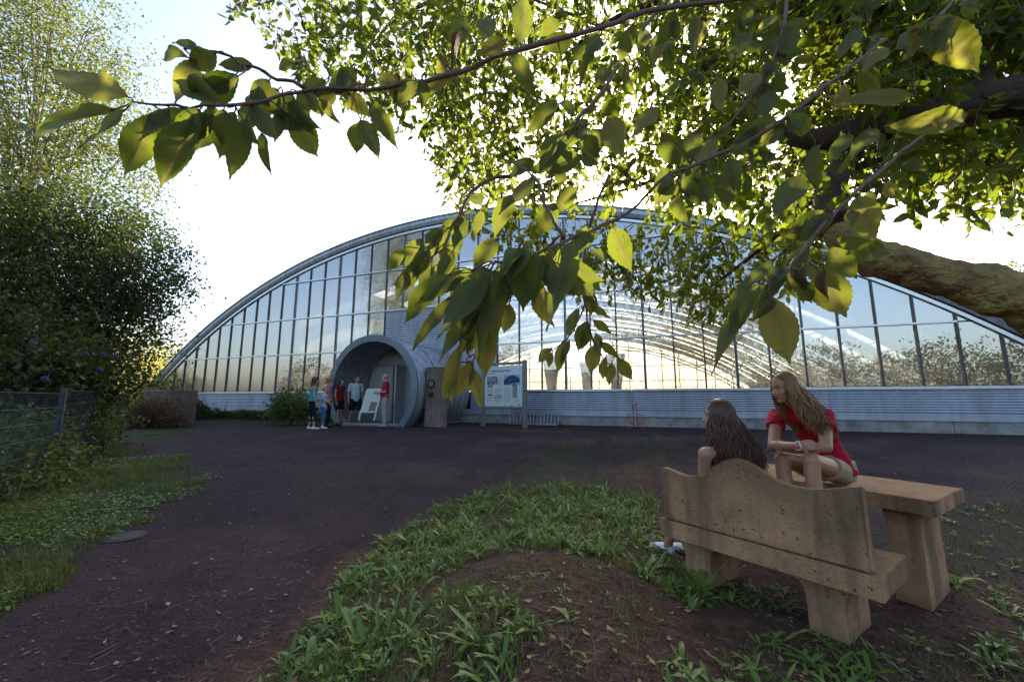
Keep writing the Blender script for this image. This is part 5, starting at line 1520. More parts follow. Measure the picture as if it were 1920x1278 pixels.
def tree(name, label, cat, base, ells, n, leaf, mt, bark, r0=0.12, per=14, spread=0.28, seed=1, shell=0.5, bias=(0, 0, -0.5), limbs=14, group=None, hang=0.0):
    rs = np.random.RandomState(seed)
    ells = [(tuple(c), r if hasattr(r, '__len__') else (r, r, r)) for c, r in ells]
    base = Vector(base)
    t = thing(name, label, cat, base, group)
    m = MB(); branch_net(m, base-Vector((0, 0, 0.15)), ells, rs, r0, limbs); m.build('trunk', bark, t)
    C, P = crown_points(ells, n, per, spread, rs, shell)
    if hang: P[:, 2] -= np.abs(rs.normal(size=len(P)))*hang
    P[:, 2] = np.maximum(P[:, 2], base.z+0.02)
    d, w = rand_dirs(len(P), rs, bias)
    V, Fq = leaf_quads(P, d, w, leaf*(0.7+0.6*rs.rand(len(P))))
    link('crown', np_mesh('crown', V, Fq), t, mt)
    return t

bark_d = mat('dark_bark', (0.06, 0.045, 0.032), 0.9, 0, var=0.4, scale=12, bump=0.6, bscale=30, stretch=(1, 1, 0.3))
bark_b = mat('birch_bark', (0.30, 0.27, 0.23), 0.8, 0, col2=(0.05, 0.045, 0.04), scale=7, bump=0.3, stretch=(1, 1, 2.5))
L_birch = leaf_mat('birch_leaf', (0.045, 0.078, 0.018), (0.11, 0.165, 0.018), (0.095, 0.11, 0.030), (0.24, 0.24, 0.035), 0.45, 0.42, spec=0.3)
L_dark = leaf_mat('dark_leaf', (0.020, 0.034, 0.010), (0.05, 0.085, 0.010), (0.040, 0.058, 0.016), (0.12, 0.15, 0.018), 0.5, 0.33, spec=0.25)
L_mid = leaf_mat('mid_leaf', (0.050, 0.085, 0.022), (0.14, 0.22, 0.03), (0.085, 0.11, 0.03), (0.24, 0.27, 0.05), 0.4, 0.4)
L_sunlit = leaf_mat('sunlit_gold_leaf', (0.14, 0.15, 0.035), (0.42, 0.40, 0.07), (0.20, 0.18, 0.05), (0.50, 0.42, 0.10), 0.4, 0.55)  # yellow of the sunlight put into the leaf colour
L_red = leaf_mat('russet_leaf', (0.09, 0.035, 0.022), (0.16, 0.05, 0.02), (0.07, 0.06, 0.022), (0.16, 0.12, 0.03), 0.45, 0.35)
L_refl = leaf_mat('hedge_leaf', (0.026, 0.040, 0.016), (0.06, 0.09, 0.02), (0.055, 0.066, 0.028), (0.10, 0.11, 0.03), 0.5, 0.35)

def G(x, y): return Vector((x, y, h0(x, y)))
# birch at the top left
tree('birch_tree', 'tall airy birch with small bright leaves at the upper left', 'tree', G(-14.2, 11.5),
     [(at(40, 150, 11.5), (3.4, 2.6, 3.6)), (at(-80, 330, 11), (3.2, 2.4, 2.6)), (at(190, 330, 11.5), (1.9, 1.7, 1.9)), (at(120, 60, 11.5), (2.3, 1.8, 2.4)), (at(-60, -150, 12), (3.4, 3.0, 3.2)), (at(150, 220, 11), (2.2, 1.8, 2.0))],
     52000, 0.098, L_birch, bark_b, 0.12, per=16, spread=0.30, seed=21, shell=0.35, limbs=44, hang=0.35)
# the big dark shrub-like tree behind the fence
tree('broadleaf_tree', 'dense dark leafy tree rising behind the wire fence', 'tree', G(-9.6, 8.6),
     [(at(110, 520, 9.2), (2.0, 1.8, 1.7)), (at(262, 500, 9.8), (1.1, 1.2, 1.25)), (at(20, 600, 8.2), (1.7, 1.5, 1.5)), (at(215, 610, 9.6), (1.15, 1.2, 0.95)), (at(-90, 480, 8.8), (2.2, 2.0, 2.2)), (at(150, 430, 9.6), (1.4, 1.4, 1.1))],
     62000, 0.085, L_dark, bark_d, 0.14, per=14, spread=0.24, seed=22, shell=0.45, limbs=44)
tree('buddleja_shrub', 'arching shrub with purple flower spikes leaning over the fence', 'shrub', G(-7.9, 6.6),
     [(at(70, 700, 7.0), (0.95, 0.9, 0.75)), (at(170, 700, 7.8), (0.8, 0.8, 0.6)), (at(0, 640, 7.2), (1.1, 1.0, 0.9))],
     11000, 0.10, L_dark, bark_d, 0.05, per=12, spread=0.2, seed=23, shell=0.3, limbs=18)
bud = bpy.data.objects['buddleja_shrub']
M['purple'] = mat('purple_flower', (0.10, 0.04, 0.22), 0.7, 0, var=0.3, scale=60)
for i, (px, py, Y) in enumerate(((84, 706, 6.3), (160, 660, 7.0), (185, 690, 7.2), (135, 672, 7.0), (192, 662, 7.3), (60, 640, 6.4), (215, 664, 7.6))):
    p = at(px, py, Y); q = p + Vector((0.10, -0.02, -0.05)); rs_ = random.Random(i)
    m = MB()
    for k in range(40):
        t = rs_.random(); c = p.lerp(q, t)+Vector((rs_.gauss(0, .016), rs_.gauss(0, .016), rs_.gauss(0, .016)))*(1.1-t); m.ball(c, 0.009, 5, 3)
    m.build('flower', M['purple'], bud)
for i, (px, py, Y, rx, rz, n, lb) in enumerate(((40, 850, 5.9, 0.55, 0.42, 4200, 'low leafy bramble growing through the near end of the fence'), (95, 905, 5.6, 0.42, 0.30, 2600, 'small leafy bramble in front of the fence foot'), (158, 790, 7.4, 0.55, 0.50, 3600, 'pale leafy bramble between the two tall fence posts'), (-40, 930, 4.9, 0.6, 0.5, 3200, 'dark bramble at the left edge under the fence'))):
    p = at(px, py, Y)
    tree('bramble', lb, 'shrub', G(p.x, p.y), [(p, (rx, rx, rz)), (p+Vector((-0.4, 0.2, 0.25)), (rx, rx, rz))], n, 0.065, L_mid, bark_d, 0.015, per=8, spread=0.13, seed=40+i, shell=0.2, limbs=10, group='brambles along the fence')
for i, (x, y, r_, lb) in enumerate(((-7.3, 4.6, 0.75, 'dark undergrowth bush behind the near fence panel'), (-8.3, 6.2, 0.85, 'dark undergrowth bush behind the second fence panel'), (-9.6, 8.3, 0.85, 'dark undergrowth bush behind the far fence post'), (-6.5, 3.2, 0.7, 'dark undergrowth bush at the left picture edge behind the fence'))):
    c = G(x, y)
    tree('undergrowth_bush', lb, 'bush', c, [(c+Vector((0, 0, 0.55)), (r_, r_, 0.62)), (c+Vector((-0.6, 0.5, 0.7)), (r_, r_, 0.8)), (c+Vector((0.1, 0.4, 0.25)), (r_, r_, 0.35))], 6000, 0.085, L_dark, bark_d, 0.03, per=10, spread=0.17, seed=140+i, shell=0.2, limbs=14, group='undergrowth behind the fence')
# sunlit greenery beyond
p = at(270, 715, 24)
tree('sunlit_bush', 'broad golden sunlit bush beyond the left end of the hall', 'bush', (p.x, p.y, 0), [(at(262, 725, 24), (1.9, 2.0, 1.7)), (at(225, 735, 25), (1.6, 1.6, 1.4)), (at(300, 742, 23), (1.3, 1.4, 1.2)), (at(180, 700, 26), (2.2, 2, 2.0))], 14000, 0.13, L_sunlit, bark_d, 0.08, per=10, spread=0.25, seed=24, shell=0.35, limbs=16)
tree('small_tree', 'small olive green tree peeking over the hall roof at the left', 'tree', (at(322, 730, 36).x, 36, 0), [(at(322, 672, 36), (1.5, 1.5, 1.5)), (at(300, 700, 36), (1.6, 1.6, 1.5)), (at(340, 715, 37), (1.6, 1.6, 1.5))], 5200, 0.17, L_mid, bark_d, 0.12, per=10, spread=0.3, seed=25, limbs=14)
tree('distant_tree', 'faint grey green tree far behind the hall at the right edge', 'tree', (at(1915, 700, 60).x, 60, 0), [(at(1908, 530, 60), (3.0, 3.0, 3.4)), (at(1950, 560, 60), (4, 4, 4))], 5000, 0.35, L_mid, bark_d, 0.3, per=10, spread=0.5, seed=26, limbs=12)
for i, (x, y, s_, lb) in enumerate(((-26, 26, 1.0, 'sunlit tree in the gap behind the dark tree'), (-33, 30, 1.3, 'tall tree far behind the fence'), (-24, 34, 1.2, 'rounded tree standing behind the sunlit bush'))):
    tree('background_tree', lb, 'tree', (x, y, 0), [((x, y, 3.4*s_), (2.8*s_, 2.8*s_, 2.5*s_)), ((x+1.2, y, 2.0*s_), (2.4*s_, 2.4*s_, 1.9*s_))], 7000, 0.19, L_sunlit if i != 1 else L_mid, bark_d, 0.16, per=10, spread=0.35, seed=60+i, limbs=14, group='trees beyond the hall')
# shrubs along the hall
p = at(285, 775, 14.2)
tree('russet_shrub', 'russet leaved shrub in front of the dark stone block', 'shrub', G(p.x, p.y), [(at(290, 772, 14.2), (0.85, 0.7, 0.55)), (at(262, 783, 13.9), (0.6, 0.6, 0.4)), (at(315, 785, 14.0), (0.55, 0.5, 0.35))], 7000, 0.065, L_red, bark_d, 0.03, per=9, spread=0.13, seed=27, shell=0.25, limbs=14)
p = at(358, 762, 19.0)
tree('round_shrub', 'dark round shrub against the plinth at the left end of the hall', 'shrub', G(p.x, p.y), [(at(356, 762, 19.0), (0.55, 0.55, 0.5)), (at(372, 770, 18.9), (0.5, 0.5, 0.3))], 3000, 0.08, L_dark, bark_d, 0.03, per=8, spread=0.12, seed=28, shell=0.3, limbs=10)
p = at(545, 770, 15.2)
tree('upright_shrub', 'bushy upright green shrub just left of the porch', 'shrub', G(p.x, p.y), [(at(542, 755, 15.2), (0.62, 0.6, 0.55)), (at(568, 765, 15.0), (0.5, 0.5, 0.45)), (at(522, 768, 15.3), (0.4, 0.4, 0.35))], 5200, 0.085, L_mid, bark_d, 0.03, per=8, spread=0.11, seed=29, shell=0.25, bias=(0, 0, 0.5), limbs=14)
for i in range(9):
    s_ = -16.6+i*1.28
    c = W(s_, 0, 1.25+0.2*math.sin(i*2.1)); c.z = h0(c.x, c.y)
    lab = ['low juniper at the far left of the hedge along the plinth', 'second juniper of the low hedge along the plinth', 'third juniper of the low hedge along the plinth', 'fourth juniper of the low hedge along the plinth', 'middle juniper of the low hedge along the plinth', 'juniper behind the upright shrub, left one', 'juniper behind the upright shrub, right one', 'juniper next to the girl in turquoise', 'last juniper of the hedge, nearest the porch'][i]
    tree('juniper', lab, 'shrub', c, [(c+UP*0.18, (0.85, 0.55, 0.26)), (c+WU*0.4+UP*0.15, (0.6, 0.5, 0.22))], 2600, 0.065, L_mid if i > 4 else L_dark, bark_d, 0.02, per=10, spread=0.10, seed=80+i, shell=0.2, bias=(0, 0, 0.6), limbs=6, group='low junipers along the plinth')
# trees across the yard behind the viewer: they show in the glass as reflections
refl = [(15, -10, 5.2), (10, -12, 5.8), (4.5, -13, 6.4), (-2, -14, 5.6), (-8.5, -13, 6.0), (-14.5, -11, 5.2), (-20, -7, 8.5), (-25, -2, 6.0), (-29, 4, 9.0), (-33, 10, 5.6), (20, -7, 6.0)]
REFL_L = ['round tree mirrored in the panes above the woman in red', 'leafy tree mirrored in the panes right of the woman in red', 'broad tree mirrored in the middle of the right hand panes', 'bushy tree mirrored in the panes left of the thick limb', 'leafy tree mirrored in the panes above the red bicycle stand', 'leafy tree mirrored behind the hanging cherry sprig', 'tall tree mirrored in the panes left of the porch', 'low tree mirrored left of the tall mirrored tree', 'tall slim tree mirrored in the far left panes', 'bushy tree mirrored at the far left tip of the glazing', 'bushy tree mirrored at the right edge of the glazing']
for i, (x, y, hh) in enumerate(refl):
    rs_ = random.Random(i)
    el = [((x+rs_.uniform(-1, 1), y, hh*0.62), (2.3, 2.1, hh*0.36)), ((x+rs_.uniform(-2.4, -1), y+0.5, hh*0.40), (2.2, 2.0, hh*0.36)), ((x+rs_.uniform(1, 2.4), y-0.5, hh*0.42), (2.2, 2.0, hh*0.34)), ((x, y+0.6, 1.1), (3.0, 1.8, 1.2))]
    tree('yard_tree', REFL_L[i], 'tree', (x, y, -0.4), el, 5200, 0.20, L_refl, bark_d, 0.14, per=9, spread=0.38, seed=100+i, limbs=12, group='trees across the yard seen as reflections')
# ------------------------------------------------------------------ the cherry tree over the viewer
bark_c = mat('cherry_bark', (0.11, 0.065, 0.035), 0.85, 0, col2=(0.035, 0.020, 0.014), scale=5, detail=9, bump=0.9, bscale=22, bdist=0.02)
bark_m = mat('mossy_flashlit_bark', (0.42, 0.29, 0.08), 0.9, 0, col2=(0.13, 0.068, 0.036), scale=6.5, detail=12, bump=1.0, bscale=20, bdist=0.06)  # moss tone lifted in colour for the flash light on this limb
bark_t = mat('twig_bark', (0.12, 0.058, 0.038), 0.7, 0, var=0.4, scale=30, bump=0.4, bscale=120, bdist=0.003)
L_cherry = leaf_mat('cherry_leaf', (0.090, 0.130, 0.018), (0.13, 0.185, 0.012), (0.155, 0.18, 0.024), (0.28, 0.33, 0.02), 0.42, 0.42, vein=True, nscale=6, under=(0.11, 0.13, 0.05))  # frontal flash light painted in: near blades get a lighter base colour
L_cherryY = leaf_mat('yellowing_cherry_leaf', (0.15, 0.165, 0.028), (0.26, 0.29, 0.022), (0.24, 0.21, 0.045), (0.38, 0.34, 0.035), 0.45, 0.45, vein=True, nscale=6, under=(0.26, 0.22, 0.08))
L_cherryD = leaf_mat('withered_cherry_leaf', (0.16, 0.075, 0.035), (0.12, 0.05, 0.02), (0.24, 0.14, 0.07), (0.2, 0.1, 0.04), 0.6, 0.25, vein=True, nscale=9)
L_small = leaf_mat('cherry_leaf_far', (0.052, 0.074, 0.011), (0.115, 0.185, 0.010), (0.090, 0.115, 0.016), (0.34, 0.385, 0.022), 0.45, 0.46, spec=0.25)
tb = Vector((3.75, 1.35, h0(3.75, 1.35)))
cherry = thing('cherry_tree', 'big cherry tree reaching over the yard with drooping leafy branches', 'tree', tb)
def bumpy_tube(name, pts, rad, mt, seed, n=18, sub=6, amp=0.10, knots=()):
    """limb with lumps and knots"""
    P = []; Rr = []
    for i in range(len(pts)-1):
        for k in range(sub):
            t = k/sub
            p0, p1, p2, p3 = pts[max(0, i-1)], pts[i], pts[i+1], pts[min(len(pts)-1, i+2)]
            q = 0.5*((2*p1)+(p2-p0)*t+(2*p0-5*p1+4*p2-p3)*t*t+(3*p1-p0-3*p2+p3)*t**3)
            P.append(q); Rr.append(rad[i]+(rad[i+1]-rad[i])*t)
    P.append(pts[-1]); Rr.append(rad[-1])
    m = MB(); m.tube(P, Rr, n)
    for i, v in enumerate(m.v):
        k = i//n
        if k >= len(P): break
        c = P[k]; d = Vector(v)-c; l = d.length
        w = 1+amp*mnoise.noise(Vector(v)*6+Vector((seed, 0, 0)))+amp*0.6*mnoise.noise(Vector(v)*17)+amp*0.45*mnoise.noise(Vector(v)*48)
        for kp, kr, kh in knots:
            e = (Vector(v)-kp).length
            w += kh*math.exp(-(e/kr)**2)
        m.v[i] = tuple(c+d*w)
    return m.build(name, mt, cherry)
# trunk and limbs
fork = Vector((3.30, 1.55, 0.95))
bumpy_tube('trunk', [tb-UP*0.3, tb+UP*0.15, tb+Vector((-0.12, 0.05, 0.7)), fork, fork+Vector((0.05, 0.1, 0.9)), fork+Vector((0.3, 0.4, 2.2))], [0.30, 0.24, 0.21, 0.20, 0.16, 0.11], bark_c, 1.0)
def apx(lst): return [at(x, y, Y) for x, y, Y in lst]
kn = [(at(1860, 497, 1.62), 0.05, 0.40), (at(1810, 482, 1.66), 0.04, 0.3), (at(1625, 505, 1.80), 0.04, 0.4), (at(1690, 590, 1.7), 0.04, 0.3), (at(1845, 585, 1.6), 0.05, 0.4)]
bumpy_tube('limb', [fork-Vector((0.1, 0, 0.1))] + apx([(2080, 650, 1.52), (1920, 566, 1.58), (1800, 528, 1.65), (1690, 496, 1.72), (1600, 462, 1.80), (1568, 436, 1.86)]), [0.14, 0.118, 0.098, 0.082, 0.076, 0.070, 0.064], bark_m, 2.0, n=44, sub=22, amp=0.16, knots=kn)
bumpy_tube('limb', apx([(1568, 425, 1.86), (1555, 395, 1.95), (1570, 330, 2.10), (1620, 250, 2.3)]), [0.081, 0.075, 0.06, 0.05], bark_c, 3.0, sub=6)
bumpy_tube('limb', [fork+Vector((0.02, 0.05, 0.45))] + apx([(2100, 150, 1.75), (1920, 178, 1.85), (1780, 205, 1.95), (1640, 240, 2.10), (1520, 262, 2.3), (1440, 235, 2.6), (1330, 150, 3.0)]), [0.13, 0.115, 0.098, 0.09, 0.078, 0.062, 0.045, 0.02], bark_c, 4.0, sub=8)
bumpy_tube('limb', apx([(1835, 190, 1.92), (1845, 120, 1.95), (1870, 60, 2.0), (1900, -60, 2.05), (1920, -200, 2.1)]), [0.05, 0.045, 0.042, 0.04, 0.035], bark_c, 5.0)
bumpy_tube('limb', [fork+Vector((0.1, 0.1, 1.0))] + apx([(1900, -160, 1.9), (1700, -10, 1.9), (1600, 15, 1.95), (1480, 20, 2.1), (1350, -40, 2.4)]), [0.12, 0.09, 0.075, 0.07, 0.055, 0.03], bark_c, 6.0)
# thinner branches that carry the hero leaves
BR = {}
def branch(key, lst, r0, r1, n=7):
    pts = apx(lst); P = []
    for i in range(len(pts)-1):
        for k in range(4):
            t = k/4.0; p0, p1, p2, p3 = pts[max(0, i-1)], pts[i], pts[i+1], pts[min(len(pts)-1, i+2)]
            P.append(0.5*((2*p1)+(p2-p0)*t+(2*p0-5*p1+4*p2-p3)*t*t+(3*p1-p0-3*p2+p3)*t**3) + Vector((rnd.gauss(0, .002), rnd.gauss(0, .002), rnd.gauss(0, .002))))
    P.append(pts[-1])
    m = MB(); m.tube(P, [(r0+(r1-r0)*i/(len(P)-1))*(1+0.25*(i % 5 == 0)) for i in range(len(P))], n)
    BR[key] = [m, P, None]
branch('A', [(1720, -60, 1.5), (1560, -20, 1.15), (1260, 12, 0.92), (1130, 52, 0.84), (960, 100, 0.78), (850, 138, 0.74), (770, 158, 0.72), (690, 166, 0.70), (560, 172, 0.66), (440, 198, 0.60), (330, 198, 0.57), (250, 191, 0.55)], 0.0075, 0.0014)
branch('A2', [(640, 172, 0.70), (580, 168, 0.68), (520, 145, 0.66), (470, 125, 0.64), (400, 96, 0.62), (345, 92, 0.60)], 0.004, 0.0014)
branch('A3', [(650, 170, 0.70), (690, 150, 0.73), (700, 130, 0.75)], 0.003, 0.0014)
branch('B', [(1660, 75, 1.3), (1560, 150, 1.05), (1500, 202, 0.98), (1420, 255, 0.93), (1330, 300, 0.90), (1250, 330, 0.88), (1180, 400, 0.84), (1080, 440, 0.76), (1000, 475, 0.68), (930, 497, 0.62), (885, 508, 0.58)], 0.0062, 0.0018)
branch('B2', [(1060, 447, 0.74), (1030, 400, 0.76), (1000, 330, 0.82), (950, 300, 0.9)], 0.004, 0.002)
branch('B3', [(960, 330, 0.95), (900, 345, 0.93), (850, 420, 0.86), (820, 470, 0.80), (800, 490, 0.78)], 0.005, 0.0015)
branch('B4', [(900, 520, 0.60), (888, 600, 0.60), (880, 650, 0.60), (878, 680, 0.60)], 0.002, 0.0012)
branch('C', [(1760, 230, 1.5), (1660, 310, 1.2), (1590, 375, 1.0), (1530, 440, 0.92), (1480, 500, 0.88), (1455, 522, 0.86)], 0.0065, 0.0025)
branch('D', [(1140, 330, 1.30), (1105, 420, 1.24), (1092, 500, 1.20), (1098, 580, 1.18), (1115, 650, 1.16), (1150, 690, 1.15)], 0.006, 0.0015)
branch('D2', [(1098, 570, 1.18), (1075, 620, 1.17), (1045, 650, 1.17), (1020, 660, 1.17)], 0.0025, 0.0012)
branch('E', [(1290, -40, 1.6), (1200, 60, 1.35), (1130, 170, 1.15), (1080, 230, 1.05), (1050, 300, 1.0), (1025, 360, 0.95)], 0.009, 0.002)
branch('G', [(1850, -80, 1.4), (1780, 10, 1.1), (1740, 40, 1.0), (1690, 75, 0.98)], 0.006, 0.002)
branch('H', [(1480, -50, 1.3), (1470, 50, 1.1), (1440, 130, 1.05), (1400, 190, 1.0), (1350, 250, 0.98)], 0.007, 0.002)
# unit leaves
def unit_leaf(seed, droop, fold, twist, curl=0.0):
    rs = random.Random(seed); rows = 22; colv = (-1, -0.55, -0.05, 0.05, 0.55, 1)
    V, Fc, UVp, VE = [], [], [], []
    for i in range(rows+1):
        t = i/rows
        w = (math.sin(math.pi*min(1, t**0.92))**0.80)*(1-0.55*t**4) if 0 < t < 1 else 0.0
        if t > 0.8: w *= 1-0.55*((t-0.8)/0.2)
        w *= 0.52
        ser = 0.016*(1 if i % 2 else -1) if 0 < i < rows else 0
        for c in colv:
            ww = w+(ser if abs(c) == 1 else 0)
            y = c*max(0.0, ww) if abs(c) > 0.1 else c*0.35*max(0.15, 1-t)*0.6
            a = abs(c)
            z = -droop*t*t*0.55 + fold*abs(y) + 0.055*math.sin(8*t+seed+(2.0 if c > 0 else 0))*a + 0.02*math.sin(21*t+seed*2)*a + curl*(y*y)*2.2
            yy = y*math.cos(twist*t)-z*math.sin(twist*t)*0.3
            zz = z + y*math.sin(twist*t)*0.8
            x = t*(1-0.12*droop*t)
            V.append((x, yy, zz)); UVp.append((x*4+a*w*3.2, a*0.0)); VE.append(1.0 if a < 0.1 else 0.0)
    k = len(colv)
    for i in range(rows):
        for j in range(k-1):
            a = i*k+j; Fc.append((a, a+1, a+1+k, a+k))
    b0 = len(V)
    me = bpy.data.meshes.new('leaf'); me.from_pydata(V, [], Fc); me.polygons.foreach_set('use_smooth', [True]*len(Fc))
    uv = me.uv_layers.new(name='UVMap')
    for lp in me.loops: uv.data[lp.index].uv = UVp[lp.vertex_index]
    at_ = me.attributes.new('vein', 'FLOAT', 'POINT'); at_.data.foreach_set('value', VE)
    me.update(); return me
UL = {}
for key, mt in (('g', L_cherry), ('y', L_cherryY), ('d', L_cherryD)):
    UL[key] = []
    for s_ in range(6):
        me = unit_leaf(s_+1, (0.1, 0.45, 0.8, 0.25, 1.0, -0.25)[s_], (0.2, 0.45, 0.3, 0.7, 0.4, 0.15)[s_], (0.1, 0.6, -0.7, 0.3, -0.4, 0.9)[s_], 1.1 if key == 'd' else 0.0)
        me.materials.append(mt); UL[key].append(me)
NLEAF = [0]
def near_branch(p):
    best = (1e9, None, None)
    for k, (m, P, o) in BR.items():
        for q in P:
            d = (q-p).length
            if d < best[0]: best = (d, k, q)
    return best
PENDING = []
def hero_leaf(bx, by, tx, ty, wpx, Y, kind='g', tilt=None, dY=0.0, var=None, petiole=True):
    P, Q = at(bx, by, Y), at(tx, ty, Y+dY)
    PENDING.append((P, Q, wpx, Y, kind, tilt, var, petiole))
def flush_leaves():
    for P, Q, wpx, Y, kind, tilt, var, pet in PENDING:
        X = (Q-P); L_ = X.length*1.08; X = X.normalized()
        view = ((P+Q)/2 - Vector((0, 0, ZC))).normalized()
        N_ = -(view - X*view.dot(X)).normalized()
        tl = tilt if tilt is not None else rnd.uniform(-0.75, 0.75)
        S = N_.cross(X).normalized()
        S2 = S*math.cos(tl)+N_*math.sin(tl); N2 = X.cross(S2).normalized()
        wid = wpx/F_PX*((P+Q)/2).y/max(0.55, math.cos(tl))
        wid = min(wid*1.02, L_*0.62)
        d, k, q = near_branch(P)
        m, Pts, o = BR[k]
        Mx = Matrix(((X.x*L_, S2.x*wid, N2.x*L_*0.5, P.x), (X.y*L_, S2.y*wid, N2.y*L_*0.5, P.y), (X.z*L_, S2.z*wid, N2.z*L_*0.5, P.z), (0, 0, 0, 1)))
        me = UL[kind][var if var is not None else rnd.randrange(6)]
        lo = bpy.data.objects.new('leaf', me); COL.objects.link(lo)
        lo['_k'] = k; lo.matrix_basis = Mx
        if pet and d < 0.35 and d > 0.004:
            mid = P.lerp(q, 0.5) - X*min(0.02, d*0.3)
            m.tube([P+X*0.004, P-X*min(0.012, d*0.4), mid, q], [0.0011, 0.0012, 0.0012, 0.0016], 5)
        NLEAF[0] += 1
H = hero_leaf
